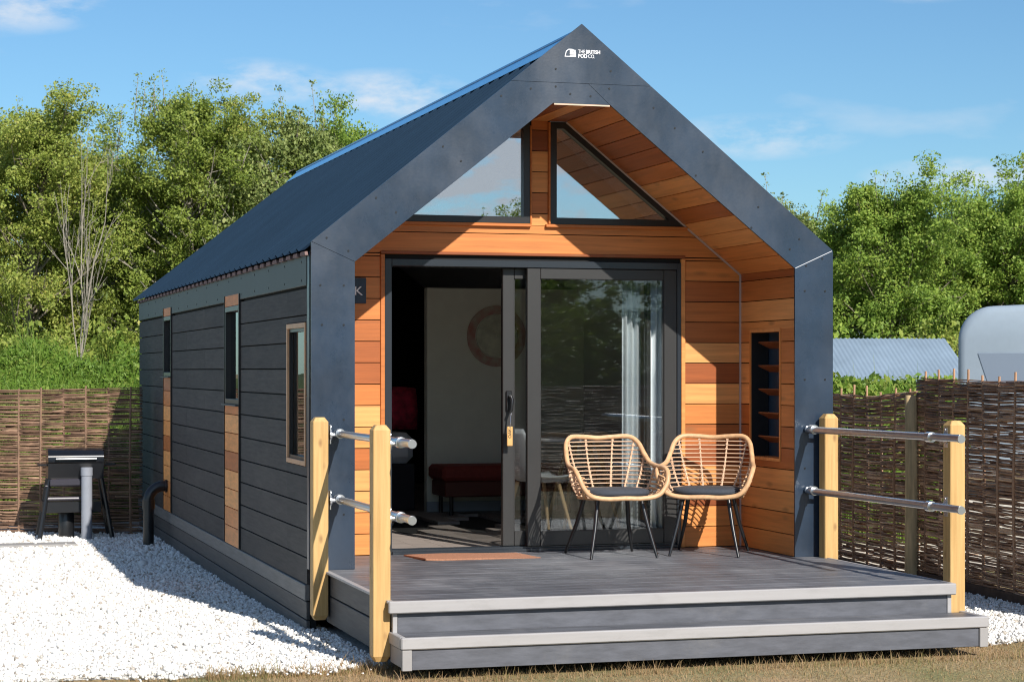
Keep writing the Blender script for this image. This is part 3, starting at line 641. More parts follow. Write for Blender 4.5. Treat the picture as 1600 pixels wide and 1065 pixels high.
mb = MB(); mb.box(2.015, 3.499, PY-.014, PY-.0005, -.002, .09, .003); build('skirting', mb, mat('pale_skirting', (.4, .45, .5), rough=.5), pt)
# porch side: closes the cavity beside the porch
mb = MB(); mb.box(.05, IX0-.02, .052, .9, .0, 1.9); build('cavity_fill', mb, BACK, cab); mb = MB(); mb.box(IX1+.15, W-.065, .052, .9, 0, 1.9); build('cavity_fill', mb, BACK, cab)
# --- sliding door set
FD = .05
mb = MB(); mb.box(DX0, DX0+.05, bd-.006, bd+.14, .0, DZ1, .003); mb.box(DX1-.03, DX1, bd-.006, bd+.14, .0, DZ1, .003); mb.box(DX0+.05, DX1-.03, bd-.006, bd+.14, DZ1-.05, DZ1, .003); mb.box(DX0+.05, DX1-.03, bd-.02, bd+.14, .0, .022, .003)
for yy in (.03, .075, .12): mb.box(DX0+.05, DX1-.03, bd+yy-.012, bd+yy, .022, .032)
build('door_frame', mb, mat('door_surround', (.018, .024, .032), rough=.3), cab)
def leaf(x0, x1, yc, z0, z1, st, name='sliding_door', sr=None):
    m_ = MB(); sr = sr or st
    m_.box(x0, x0+st, yc, yc+.045, z0, z1, .004); m_.box(x1-sr, x1, yc, yc+.045, z0, z1, .004); m_.box(x0+st, x1-sr, yc+.001, yc+.044, z0, z0+.105, .004); m_.box(x0+st, x1-sr, yc+.001, yc+.044, z1-.075, z1, .004)
    m_.box(x0+st-.008, x0+st+.006, yc+.012, yc+.034, z0+.1, z1-.07); m_.box(x1-sr-.006, x1-sr+.008, yc+.012, yc+.034, z0+.1, z1-.07)
    f_ = build(name, m_, DOORF, cab); m_ = MB(); m_.box(x0+st-.01, x1-sr+.01, yc+.018, yc+.026, z0+.09, z1-.06); build('glass', m_, GLASS, f_); return f_
fixed = leaf(1.712, DX1-.031, bd+.0, .034, DZ1-.052, .098)
slide = leaf(1.553, 2.655, bd+.068, .034, DZ1-.052, .085, sr=.035)
mb = MB(); mb.box(1.575, 1.615, bd+.048, bd+.0675, .98, 1.12, .004); mb.cyl((1.595, bd+.05, 1.08), (1.595, bd+.012, 1.08), .011, 12)
mb.tube([(1.595, bd+.016, 1.085), (1.605, bd+.008, 1.06), (1.60, bd+.006, .99), (1.585, bd+.012, .955)], .011, 10); build('handle', mb, METALD, slide, smooth=True)

# name sign
s = thing('name_sign', 'dark slate name sign reading OAK beside the door, half hidden by the frame', 'sign', (.43, bd-.012, 1.718))
mb = MB(); mb.box(.30, .56, bd-.014, bd-.002, 1.718, 1.893, .003); sp_ = build('slate', mb, mat('navy_slate', (.018, .035, .06), rough=.5, var=.2, nscale=20), s)
put_text('lettering', 'OAK', .085, FM(.335, bd-.0155, 1.775), WHIP, s, width=.196)

# key tag on the door handle
k = thing('key_tag', 'small wooden key tag hanging from the black door handle', 'key tag', (1.585, .945, .86))
mb = MB(); mb.box(1.563, 1.604, .935, .943, .735, .872, .004); build('fob', mb, mat('tag_wood', (.62, .36, .13), rough=.5, var=.15, nscale=20), k)
mb = MB(); mb.tube([(1.583, .934, .86), (1.586, .932, .90), (1.59, .94, .945), (1.597, .95, .97), (1.592, .955, .93), (1.584, .945, .86)], .0035, 6); build('cord', mb, STEEL, k)
me_ = put_text('lettering', 'OAK', .032, Matrix.Translation((1.572, .9345, .79)) @ Matrix.Rotation(R(90), 4, 'X') @ Matrix.Rotation(R(90), 4, 'Z') @ Matrix.Translation((0, -.02, 0)), METALD, k)

# ================================================================== DECK AND STEPS
dk = thing('deck', 'dark grey composite deck with two broad steps edged in light grey', 'deck', (1.8, -1, -.38))
mb = MB(); x0, x1 = .105, 3.495; yb = .935; yf = -1.84
n = 20; pit = (yb-yf)/n
for i in range(n): mb.box((x0 if yf+i*pit < -.13 else .105), x1, yf+i*pit+.003, yf+(i+1)*pit-.003, -.024, 0.0-.0005*(i % 2), .002)
db = build('deck_boards', mb, DECK, dk)
mb = MB(); mb.box(x0+.02, x1-.02, -1.78, .93, -.33, -.03); build('deck_base', mb, BACK, dk)
mb = MB(); mb.box(.071, 3.513, -1.88, -1.845, -.064, .003, .006); mb.box(.071, .105, -1.84, .0, -.012, .003, .002); mb.box(3.495, 3.513, -1.84, .0, -.012, .003, .002); build('nosing', mb, NOSE, dk)
mb = MB(); mb.box(.128, 3.47, -1.838, -1.82, -.178, -.066, .002); build('riser', mb, RISER, dk)
for xx in (.10, 3.472): mb = MB(); mb.box(xx, xx+.026, -1.843, -1.815, -.176, -.0655, .002); build('corner_trim', mb, NOSE, dk)
for xx in (.100, 3.48):
    for (a, b) in ((-.150, -.014), (-.325, -.158)): mb = MB(); mb.box(xx, xx+.02, -1.81, -.0, a, b, .003); build('side_board', mb, SKIRT, dk)
st = thing  # lower step
mb = MB(); mb.box(.125, 3.57, -2.06, -1.846, -.194, -.172, .002); ls = build('step', mb, DECK, dk)
mb = MB(); mb.box(.088, 3.604, -2.10, -2.062, -.234, -.17, .006); mb.box(.088, .122, -2.06, -1.765, -.234, -.17, .004); mb.box(3.572, 3.604, -2.06, -1.765, -.234, -.17, .004); build('nosing', mb, NOSE, ls)
mb = MB(); mb.box(.15, 3.545, -2.082, -2.064, -.345, -.236, .002); build('riser', mb, RISER, ls)
for q_ in ((.094, .148, -2.094, -2.06, -.348), (3.547, 3.60, -2.094, -2.06, -.348), (.096, .118, -2.058, -1.80, -.335), (3.578, 3.598, -2.058, -1.80, -.335)): mb = MB(); mb.box(*q_, -.2365, .003); build('corner_trim', mb, mat('grey_side_trim', (.30, .29, .285), rough=.55, var=.05), ls)
mb = MB(); mb.box(.16, 3.54, -2.05, -1.85, -.34, -.2); build('step_base', mb, BACK, ls)

# handrails
def post(x0, y1_, zt, zb_, parent):
    """square post, chamfered top and foot"""
    a = .098; m_ = MB(); x1_ = x0+a; y0_ = y1_; y2 = y1_+a; c = .005
    def ringv(ins, z): 
        i_ = ins; return [(x0+i_+c, y0_+i_, z), (x1_-i_-c, y0_+i_, z), (x1_-i_, y0_+i_+c, z), (x1_-i_, y2-i_-c, z), (x1_-i_-c, y2-i_, z), (x0+i_+c, y2-i_, z), (x0+i_, y2-i_-c, z), (x0+i_, y0_+i_+c, z)]
    prof = [(0.016, zb_), (0, zb_+.03), (0, (zb_+zt)/2), (0, zt-.028), (.02, zt)]
    vs = []; fs = []
    for i_, z in prof: vs += ringv(i_, z)
    for j in range(len(prof)-1):
        for k_ in range(8): fs.append((j*8+k_, j*8+(k_+1) % 8, (j+1)*8+(k_+1) % 8, (j+1)*8+k_))
    fs += [tuple(range(7, -1, -1)), tuple((len(prof)-1)*8+k_ for k_ in range(8))]
    m_.add(vs, fs); return build('post', m_, POSTM, parent)
def handrail(sgn, label):
    px = -.0 if sgn < 0 else 3.515
    t = thing('handrail', label, 'handrail', (px+.05, -1, -.33), group='handrails either side of the steps')
    post(px, -1.80, .962, -.335 if sgn < 0 else -.335, t); post(px-.012 if sgn < 0 else px-.035, -.13, .968, -.30, t)
    rx = .163 if sgn < 0 else 3.405; near = px+.098 if sgn < 0 else px
    for z in (.862, .450):
        m_ = MB(); ya, yb_ = -.02, -2.03 if sgn < 0 else -2.13; m_.cyl((rx, ya, z), (rx, yb_, z+.006), .0225, 20); r_ = build('rail', m_, STEEL, t, smooth=True)
        for ye, d_ in ((yb_, 1), (ya, -1)): m_ = MB(); m_.cyl((rx, ye-.004*d_, z+.003), (rx, ye+.012*d_, z+.003), .0245, 20); build('end_cap', m_, CHROME, r_, smooth=True)
        for yc in (-1.75, -.08-.02):
            m_ = MB(); m_.cyl((rx, yc-.028, z+.003), (rx, yc+.028, z+.003), .031, 20); m_.tube([(rx, yc, z), ((near+rx)/2, yc, z-.004), (near, yc, z-.006)], .013, 12)
            s2 = 1 if sgn < 0 else -1; m_.cyl((near, yc, z-.006), (near+s2*.012, yc, z-.006), .034, 20); m_.box(min(near, near+s2*.006), max(near, near+s2*.006), yc-.022, yc+.022, z-.06, z+.06)
            m_.cyl((near, yc, z+.045), (near+s2*.012, yc, z+.045), .008, 8)
            build('bracket', m_, CHROME, r_, smooth=True)
    return t
handrail(-1, 'pine post handrail with steel tubes at the left edge of the deck'); handrail(1, 'pine post handrail with steel tubes at the right edge of the deck')

# door mat
mb = MB(); mb.v = []; 
nxm, nym = 16, 8
for j in range(nym):
    for i in range(nxm):
        u_, v_ = i/(nxm-1), j/(nym-1); x = .80+.80*u_+.05*(1-v_); y = .42+.42*v_; z = .008+.010*math.exp(-((u_)/.08)**2)*(1-v_)+.004*math.sin(5*u_); mb.v.append((x, y, z))
nv = len(mb.v); mb.v += [(a, b, c-.012 if c > .014 else .001) for a, b, c in mb.v]
for j in range(nym-1):
    for i in range(nxm-1): q = [j*nxm+i, j*nxm+i+1, (j+1)*nxm+i+1, (j+1)*nxm+i]; mb.f += [tuple(q), tuple(a+nv for a in q[::-1])]
bd_ = [i for i in range(nxm)]+[j*nxm+nxm-1 for j in range(1, nym)]+[(nym-1)*nxm+i for i in range(nxm-2, -1, -1)]+[j*nxm for j in range(nym-2, 0, -1)]
for a, b in zip(bd_, bd_[1:]+bd_[:1]): mb.f.append((a, a+nv, b+nv, b))
tag(build('door_mat', mb, mat('coir_mat', (.36, .17, .10), rough=.95, var=.3, nscale=120, bump=1.0)), 'brown coir door mat lying on the deck before the open door', 'door mat')

# ================================================================== CHAIRS
def catmull(P, n, closed=False):
    P = [Vector(p) for p in P]; m = len(P); out = []
    rg = range(m if closed else m-1)
    for i in rg:
        p0 = P[(i-1) % m] if closed or i > 0 else P[0]; p1 = P[i]; p2 = P[(i+1) % m]; p3 = P[(i+2) % m] if closed or i+2 < m else P[-1]
        for k_ in range(n):
            t = k_/n; out.append(.5*((2*p1)+(p2-p0)*t+(2*p0-5*p1+4*p2-p3)*t*t+(3*p1-p0-3*p2+p3)*t**3))
    if not closed: out.append(P[-1])
    return out
def make_chair(label):
    t = thing('wicker_chair', label, 'chair', (0, 0, 0), 'wicker armchairs on the deck', local=True)
    half = [(0, -.275, .405), (.13, -.275, .403), (.235, -.275, .425), (.29, -.27, .49), (.318, -.25, .575), (.325, -.18, .628), (.315, -.06, .640), (.298, .05, .665), (.283, .13, .735), (.262, .195, .82), (.21, .24, .868), (.10, .27, .866), (0, .278, .858)]
    half = [(x, y, z if z < .405 else .405+(z-.405)*.857) for x, y, z in half]
    loop = half+[(-x, y, z) for x, y, z in half[-2:0:-1]]
    pts = catmull(loop, 6, True); mb = MB(); mb.tube(pts, .0165, 10, True)
    rim = build('rim', mb, RATTAN, t, smooth='all')
    # basket surface: angle a in [-1,1] round the back; lower ring to rim
    def low(a):       # seat ring, a=0 at back centre, +-1 at front
        th = a*math.pi*.78; return Vector((.225*math.sin(th)*1.05, -.02+.215*math.cos(th), .40))
    right = [Vector(p) for p in catmull(half[2:], 10)]
    def up(a):        # rim point for a
        s_ = abs(a); k_ = (1-s_)*(len(right)-1); i_ = min(int(k_), len(right)-2); p = right[i_].lerp(right[i_+1], k_-i_).copy()
        if a < 0: p.x = -p.x
        return p
    def surf(a, h):   # point at height h
        l, u_ = low(a), up(a); tt = (h-l.z)/max(.02, u_.z-l.z)
        if tt > 1: return None
        p = l.lerp(u_, tt); p.x += .02*math.sin(math.pi*tt)*math.sin(a*2); p.y += .02*math.sin(math.pi*tt)*math.cos(a*2); return p
    mb = MB(); h = .425
    while h < .80:
        run = []
        for i in range(-40, 41):
            a = i/40*.97; p = surf(a, h)
            if p is None:
                if len(run) > 1: mb.tube(run, .0042, 5)
                run = []
            else: run.append(p)
        if len(run) > 1: mb.tube(run, .0042, 5)
        h += .0285
    build('rods', mb, RODM, t, smooth='all')
    mb = MB()
    for a in (-.86, -.72, -.56, -.40, -.25, -.10, .10, .25, .40, .56, .72, .86):
        l, u_ = low(a), up(a); q = [l.lerp(u_, k_/6)+Vector((.02*math.sin(math.pi*k_/6)*math.sin(a*2), .02*math.sin(math.pi*k_/6)*math.cos(a*2), 0)) for k_ in range(7)]
        mb.tube(q, .0055, 6)
        for k_ in np.arange(.08, 1, .0315/max(.05, (u_.z-l.z))):
            p = l.lerp(u_, float(k_))+Vector((.02*math.sin(math.pi*k_)*math.sin(a*2), .02*math.sin(math.pi*k_)*math.cos(a*2), 0)); mb.box(p.x-.008, p.x+.008, p.y-.008, p.y+.008, p.z-.005, p.z+.005)
    build('uprights', mb, RODM, t)
    mb = MB(); ring_ = [low(i/24*1.0*1.28) for i in range(-24, 24)]; mb.tube(ring_, .012, 8, True)
    mb.tube([(-.29, -.265, .47), (-.24, -.12, .40), (-.22, .05, .395)], .010, 6); mb.tube([(.29, -.265, .47), (.24, -.12, .40), (.22, .05, .395)], .010, 6)
    for x in (-.15, 0, .15): mb.tube([(x, -.27, .402), (x, .18, .398)], .007, 6)
    # bamboo bands below the arms
    for s_ in (-1, 1):
        for k_ in range(5): mb.tube([(s_*(.235+.012*k_), -.262, .43+.028*k_), (s_*(.262+.008*k_), -.14, .43+.03*k_), (s_*(.262+.006*k_), -.02, .43+.031*k_)], .006, 5)
    build('seat_ring', mb, RATTAN, t, smooth='all')
    # cushion
    mb = MB(); n_ = 28
    for (s_, z) in ((.80, .408), (.97, .418), (1.0, .436), (.97, .452), (.86, .46), (.5, .462)):
        for k_ in range(n_):
            th = 2*math.pi*k_/n_; c_, s2 = math.cos(th), math.sin(th); e_ = .7
            mb.v.append((.235*s_*math.copysign(abs(c_)**e_, c_), -.035+.222*s_*math.copysign(abs(s2)**e_, s2), z))
    for j in range(5):
        for k_ in range(n_): mb.f.append((j*n_+k_, j*n_+(k_+1) % n_, (j+1)*n_+(k_+1) % n_, (j+1)*n_+k_))
    mb.f += [tuple(range(n_-1, -1, -1)), tuple(5*n_+k_ for k_ in range(n_))]
    build('cushion', mb, CUSH, t, smooth='all')
    for (sx, sy, fx, fy) in ((-1, -1, .235, -.26), (1, -1, .235, -.26), (-1, 1, .245, .27), (1, 1, .245, .27)):
        mb = MB(); mb.tube([(sx*.155, sy*.14-.02, .392), (sx*.19, (sy*.14-.02+fy*1.0)/2, .2), (sx*fx, fy, .002)], [.0155, .014, .0095], 10); build('leg', mb, METALD, t, smooth=True)
    return t
c1 = make_chair('wicker armchair in front of the glass door, nearer the key tag'); S = 1.0
c1.scale = (S, S, S); c1.location = (2.17, .47, 0); c1.rotation_euler = (0, 0, R(0))
c2 = copy_tree(c1, (2.86, .42, 0), R(-29), 'wicker armchair against the cedar wall, beside the slatted slot')

# ================================================================== INSIDE THINGS
tb = thing('dining_table', 'round white topped table just inside the glass door', 'table', (2.62, 2.45, 0))
mb = MB(); mb.lathe([(.42, .715), (.45, .722), (.45, .738), (.445, .742)], 2.62, 2.45, 40); build('tabletop', mb, WHITE, tb, smooth=True)
for a in range(4):
    th = R(45+90*a); mb = MB(); mb.tube([(2.62+.12*math.cos(th), 2.45+.12*math.sin(th), .715), (2.62+.33*math.cos(th), 2.45+.33*math.sin(th), 0)], [.02, .014], 8); build('leg', mb, POSTM, tb)
def shell_chair(x, y, rz, label):
    t = thing('dining_chair', label, 'chair', (x, y, 0), 'shell dining chairs', local=True, rz=rz)
    mb = MB(); nu, nv_ = 14, 14
    for j in range(nv_):
        v_ = j/(nv_-1)
        for i in range(nu):
            u_ = i/(nu-1)*2-1
            if v_ < .5: yy = -.22+v_*2*.40; z = .45-.02*math.sin(v_*2*math.pi)+.05*u_*u_
            else: q = (v_-.5)*2; yy = .18+.09*q-.06*u_*u_; z = .45+.38*q**.8+.05*u_*u_*(1-q)
            wx = .22*(1-.35*max(0, v_-.75)*4*.6); mb.v.append((u_*wx, yy, z))
    for j in range(nv_-1):
        for i in range(nu-1): mb.f.append((j*nu+i, j*nu+i+1, (j+1)*nu+i+1, (j+1)*nu+i))
    n0 = len(mb.v); mb.v += [(a, b-.008, c-.012) for a, b, c in mb.v]; mb.f += [tuple(q+n0 for q in f[::-1]) for f in mb.f]
    bd2 = [i for i in range(nu)]+[j*nu+nu-1 for j in range(1, nv_)]+[(nv_-1)*nu+i for i in range(nu-2, -1, -1)]+[j*nu for j in range(nv_-2, 0, -1)]
    for a, b in zip(bd2, bd2[1:]+bd2[:1]): mb.f.append((a, a+n0, b+n0, b))
    build('shell', mb, mat('grey_shell', (.42, .44, .46), rough=.45), t, smooth='all')
    for sx in (-1, 1):
        for sy in (-1, 1):
            mb = MB(); mb.tube([(sx*.12, sy*.11, .425), (sx*.2, sy*.2, 0)], [.016, .011], 8); build('leg', mb, mat('beech', (.55, .38, .2), rough=.5), t)
shell_chair(2.10, 1.95, R(100), 'grey shell chair with wooden legs left of the white table')
tv = thing
cu_ = []
def curtain(x0, x1, y, label):
    mb = MB(); n_ = int((x1-x0)/.006); 
    for j, z in enumerate((.04, .6, 1.2, 1.93)):
        for i in range(n_+1): x = x0+(x1-x0)*i/n_; mb.v.append((x, y+.022*math.sin(x*150)+.008*math.sin(x*47+z), z))
    for j in range(3):
        for i in range(n_): mb.f.append((j*(n_+1)+i, j*(n_+1)+i+1, (j+1)*(n_+1)+i+1, (j+1)*(n_+1)+i))
    o = build('curtain', mb, mat('white_voile', (.86, .90, .93), rough=.8), smooth='all')
    md = o.modifiers.new('thickness', 'SOLIDIFY'); md.thickness = .002
    return tag(o, label, 'curtain', 'curtains behind the glass door')
curtain(2.475, 2.615, 1.12, 'pale blue-white curtain behind the door glass, nearer the door handle')
curtain(2.658, 2.82, 1.075, 'pale blue-white curtain bunched at the right jamb of the door')
sf = thing('bench_sofa', 'dark red upholstered bench standing against the cream partition', 'bench', (2.5, 4.72, 0))
RED = mat('dark_red_fabric', (.26, .04, .03), rough=.8, var=.15, nscale=30)
mb = MB(); mb.box(2.02, 3.3, 4.5, 5.03, .30, .43, .03); build('seat', mb, RED, sf); mb = MB(); mb.box(2.05, 3.28, 4.53, 5.0, .16, .295, .01); build('base', mb, mat('red_brown_wood', (.13, .035, .02), rough=.5), sf)
for x in (2.12, 3.2):
    for y in (4.58, 4.95): mb = MB(); mb.cyl((x, y, 0), (x, y, .16), .018, 8); build('leg', mb, METALD, sf)
bed = thing('bed', 'bed with white bedding seen deep inside left of the partition', 'bed', (1.2, 6.2, 0))
mb = MB(); mb.box(.35, 1.97, 5.3, 7.3, .0, .42, .01); build('bed_base', mb, mat('dark_bed_base', (.03, .03, .04), rough=.8), bed)
mb = MB(); mb.box(.36, 1.96, 5.29, 7.3, .422, .70, .06); build('mattress', mb, mat('white_bedding', (.8, .82, .88), rough=.9, var=.1, nscale=4, bump=.5), bed)
def pillow(x0, x1, y, z0, h, m, name, label, tilt=.25, group=None):
    mb = MB(); nu, nv_ = 12, 10; cx, wx = (x0+x1)/2, (x1-x0)/2
    for s_ in (-1, 1):
        for j in range(nv_):
            for i in range(nu):
                u_, v_ = i/(nu-1)*2-1, j/(nv_-1)*2-1; th = .09*math.sqrt(max(0, (1-u_**4)*(1-v_**4))); mb.v.append((cx+wx*u_*(1-.06*v_*v_), y+s_*th+tilt*h*(v_+1)/2, z0+h*(v_+1)/2*(1-.04*u_*u_)+.01))
    for k_ in range(2):
        for j in range(nv_-1):
            for i in range(nu-1): mb.f.append(tuple(q+k_*nu*nv_ for q in (j*nu+i, j*nu+i+1, (j+1)*nu+i+1, (j+1)*nu+i)))
    return tag(build(name, mb, m, smooth='all'), label, 'cushion' if name == 'cushion' else 'pillow')
pillow(1.30, 1.78, 6.55, .70, .38, mat('white_pillow', (.75, .78, .85), rough=.9), 'pillow', 'pale pillow leaning at the left of the bed')
pillow(1.80, 2.16, 5.95, .70, .40, mat('crimson_cushion', (.6, .04, .09), rough=.85, var=.5, nscale=14), 'cushion', 'crimson patterned cushion standing on the bed', .15)
pl = thing('wall_roundel', 'round red and cream wall decoration hung on the cream partition', 'wall decoration', (2.664, PY-.03, 1.571))
def disc(r0, r1, y0, y1, n=48):
    m_ = MB()
    for k_ in range(n):
        a, b = 2*math.pi*k_/n, 2*math.pi*(k_+1)/n; c = lambda r_, t_: (2.664+r_*math.cos(t_), 1.571+r_*math.sin(t_)); m_.prism([c(r0, a), c(r1, a), c(r1, b), c(r0, b)], y0, y1)
    return m_
build('outer_ring', disc(.20, .275, PY-.02, PY-.002), mat('roundel_red', (.50, .22, .18), rough=.7, nscale=11, col2=(.55, .52, .42)), pl); build('inner_disc', disc(.01, .19, PY-.014, PY-.003), mat('roundel_cream', (.60, .62, .48), rough=.7, var=.25, nscale=12), pl)

# ================================================================== SMALL OUTDOOR THINGS
mb = MB(); 
pipe = thing('waste_pipe', 'black plastic waste pipe curving out of the cabin wall into gravel', 'pipe', (-.2, 7.35, -.46))
arc = [(-.20+.14*math.sin(t_)*1.0, 7.35, .05+.14*(math.cos(t_)-1)+.14) for t_ in np.linspace(-math.pi/2, 0, 8)]
pts = [(-.20-.14+.14, 7.35, -.45)]
pts = [(-.19, 7.35, -.46), (-.19, 7.35, .0)]+[(-.19+.14*(1-math.cos(t_)), 7.35, .0+.14*math.sin(t_)+0) for t_ in np.linspace(.2, math.pi/2, 7)]+[(.02, 7.35, .14)]
mb.tube(pts, .052, 16); b_ = build('pipe_run', mb, METALD, pipe, smooth=True)
mb = MB(); mb.cyl((-.19, 7.35, -.08), (-.19, 7.35, .01), .062, 16); build('collar', mb, METALD, b_, smooth=True); mb = MB(); mb.cyl((-.03, 7.35, .14), (-.008, 7.35, .14), .062, 16); build('collar', mb, METALD, b_, smooth=True)

# barbecue
BX, BY = -.80, 8.55; bz = GZ+.02
q = thing('barbecue', 'black gas barbecue on splayed legs by the woven fence', 'barbecue', (BX, BY, bz))
PLAST = mat('black_gloss_enamel', (.006, .007, .010), rough=.2, var=.1)
mb = MB(); mb.prism([(BY-.205, .335), (BY+.205, .335)]+[(BY+.205*math.cos(t_), .385+.09*math.sin(t_)) for t_ in np.linspace(0, math.pi, 14)], BX-.275, BX+.275, 'x'); lid = build('lid', mb, PLAST, q, smooth=True)
mb = MB(); mb.tube([(BX-.2, BY-.20, .37), (BX-.2, BY-.235, .372), (BX+.2, BY-.235, .372), (BX+.2, BY-.20, .37)], .009, 8); build('handle', mb, CHROME, lid)
mb = MB(); mb.prism([(BY-.205, .328), (BY+.205, .328), (BY+.17, .17), (BY-.17, .17)], BX-.275, BX+.275, 'x'); build('firebox', mb, METALD, q)
mb = MB(); mb.box(BX+.275, BX+.40, BY-.15, BY+.15, .30, .318, .004); mb.box(BX-.37, BX-.275, BY-.15, BY+.15, .30, .318, .004); build('side_shelf', mb, METALD, q)
mb = MB(); mb.box(BX-.26, BX+.1, BY-.205, BY-.17, .10, .17, .01); build('control_panel', mb, mat('dark_grey_panel', (.035, .033, .045), rough=.35), q)
mb = MB(); mb.tube([(BX-.30, BY-.16, -.03), (BX+.05, BY-.16, -.03)], .02, 10); mb.tube([(BX-.30, BY-.16, .10), (BX+.05, BY-.16, .10)], .008, 10); build('rail', mb, mat('grey_tube', (.06, .055, .07), rough=.4), q)
mb = MB(); mb.box(BX-.33, BX+.25, BY-.17, BY+.17, -.17, -.06, .004); build('lower_shelf', mb, METALD, q)
for sx in (-1, 1):
    for sy in (-1, 1): mb = MB(); mb.tube([(BX+sx*.25, BY+sy*.14, .22), (BX+sx*.36, BY+sy*.20, bz)], [.02, .024], 8); build('leg', mb, METALD, q)
mb = MB(); mb.lathe([(.075, -.46), (.08, -.44), (.08, -.16), (.06, -.125), (.03, -.118)], BX-.08, BY+.05, 20); tag(build('gas_cylinder', mb, METALD, smooth=True), 'small dark gas cylinder standing under the barbecue', 'gas cylinder')
px, py = -.70, 8.30
bl = thing('vent_pipe', 'upright grey pipe standing in gravel before the barbecue', 'pipe', (px, py, bz))
mb = MB(); mb.lathe([(.055, bz-.02), (.055, .20), (.060, .205), (.060, .285), (.05, .288)], px, py, 24); build('tube', mb, mat('grey_pipe', (.25, .27, .31), rough=.4, var=.05), bl, smooth=True)
sl_ = MB(); sl_.box(-1.75, -.86, 7.42, 7.70, gh(0, 7.5)+.01, gh(0, 7.5)+.052, .006); tag(build('paving_slab', sl_, mat('slab', (.30, .29, .28), rough=.8, var=.15, nscale=20)), 'flat grey paving slab lying on white gravel before the barbecue', 'slab')

# ================================================================== WOVEN FENCES
WILL = {}
def weave_mat(name, cols):
    m, t, N, L, b = nodes(name); b.inputs['Roughness'].default_value = .6; geo = N.new('ShaderNodeNewGeometry'); r = N.new('ShaderNodeValToRGB'); cr = r.color_ramp
    for i, (p, c) in enumerate(cols):
        e = cr.elements[i] if i < 2 else cr.elements.new(p)
        e.position = p; e.color = (*c, 1)
    tc = N.new('ShaderNodeTexCoord'); nz = N.new('ShaderNodeTexNoise'); nz.inputs['Scale'].default_value = 9; L.new(tc.outputs['Object'], nz.inputs[0])
    mu = N.new('ShaderNodeMixRGB'); mu.blend_type = 'OVERLAY'; mu.inputs[0].default_value = .6; L.new(geo.outputs['Random Per Island'], r.inputs[0]); L.new(r.outputs[0], mu.inputs[1]); L.new(nz.outputs['Fac'], mu.inputs[2]); L.new(mu.outputs[0], b.inputs['Base Color']); return m
WL = weave_mat('willow_tan', [(0, (.08, .042, .025)), (1, (.34, .215, .14)), (.5, (.19, .11, .067))])
WR = weave_mat('willow_brown', [(0, (.18, .09, .05)), (1, (.70, .46, .30)), (.5, (.36, .20, .115)), (.8, (.54, .34, .21))])
def hurdle(A, B, zt, zb_, m, parent, seed, spacing=.27, fill=.0082, rad=.0084, sag=.02, name='woven_panel', stake_top=.07):
    r = np.random.default_rng(seed); A = Vector(A); B = Vector(B); d = B-A; Ln = d.length; e = d.normalized(); nn = Vector((-e.y, e.x, 0)); ns = max(2, round(Ln/spacing)); sp_ = Ln/ns
    mb = MB(); z = zb_; row = 0
    while z < zt:
        pos = r.uniform(-1.5, 0)
        while pos < Ln:
            ln = r.uniform(1.1, 2.6); a, b = max(0, pos), min(Ln, pos+ln); pos += ln*r.uniform(.75, .98)
            if b-a < .25: continue
            n_ = max(3, int((b-a)/(sp_/3))); k0 = r.uniform(-.007, .007); sl_ = r.uniform(-.006, .006); pts = []; rr0 = rad*r.uniform(.6, 1.25); ph = r.uniform(0, 6.28); wig = r.uniform(.001, .006)
            for i in range(n_+1):
                s_ = a+(b-a)*i/n_; off = .017*math.cos(math.pi*s_/sp_+(row % 2)*math.pi)
                f_ = s_/Ln
                zz = z+k0+sl_*(s_-a)+wig*math.sin(7*s_+ph)-sag*math.sin(math.pi*f_)*(z-zb_)/(zt-zb_)
                pts.append(A+e*s_+nn*(off+r.normal(0, .0015))+Vector((0, 0, zz)))
            rr = [rr0*(1-.45*i/n_) for i in range(n_+1)]
            mb.tube(pts, rr, 5)
        z += fill*r.uniform(.75, 1.25); row += 1
    build(name, mb, m, parent, smooth='all')
    for i in range(ns):
        p = A+e*(i+.5)*sp_
        f_ = (i+.5)/ns; h_ = zt+r.uniform(.2, 1.0)*stake_top-sag*math.sin(math.pi*f_); m_ = MB(); l_ = r.uniform(-.012, .012)
        m_.tube([(p.x, p.y, zb_-.05), (p.x+l_, p.y, (zb_+zt)/2), (p.x, p.y+l_, h_)], [.013, .012, .009], 7); build('stake', m_, m, parent, smooth=True)
A0 = Vector(far(-420, 22.1, 0)); B0 = Vector(far(222, 21.4, 0))
t = thing('woven_fence', 'tan woven willow fence behind the barbecue, left of the cabin', 'fence', (A0.x, A0.y, GZ), 'woven willow fences')
mid = A0.lerp(B0, .36)
hurdle(mid, B0, 1.085, GZ+.02, WL, t, 1, spacing=.235, stake_top=.03); hurdle(A0, mid-(mid-A0).normalized()*.03, 1.09, GZ+.02, WL, t, 2, spacing=.24, stake_top=.03)
t = thing('woven_fence', 'dark brown woven willow fence right of the deck with round posts', 'fence', (5.2, 1, GZ), 'woven willow fences')
PA, PB, PC, PD = Vector((4.99, -1.7, 0)), Vector((5.265, 1.95, 0)), Vector((5.29, 2.02, 0)), Vector((5.45, 4.4, 0))
hurdle(PB, PA, 1.20, -.33, WR, t, 3, spacing=.262, fill=.0084, rad=.0090, sag=.02, stake_top=.09); hurdle(PD, PC, 1.10, -.36, WR, t, 4, spacing=.30, fill=.0086, rad=.0090, sag=.06, stake_top=.10)
PE = Vector((5.6, 6.9, 0)); hurdle(PE, PD+Vector((0, .03, 0)), 1.12, -.36, WR, t, 5, spacing=.30, fill=.018, sag=.05, stake_top=.10)
m_ = MB(); GBM = mat('dark_gravel_board', (.10, .06, .04), rough=.8, var=.3, nscale=12)
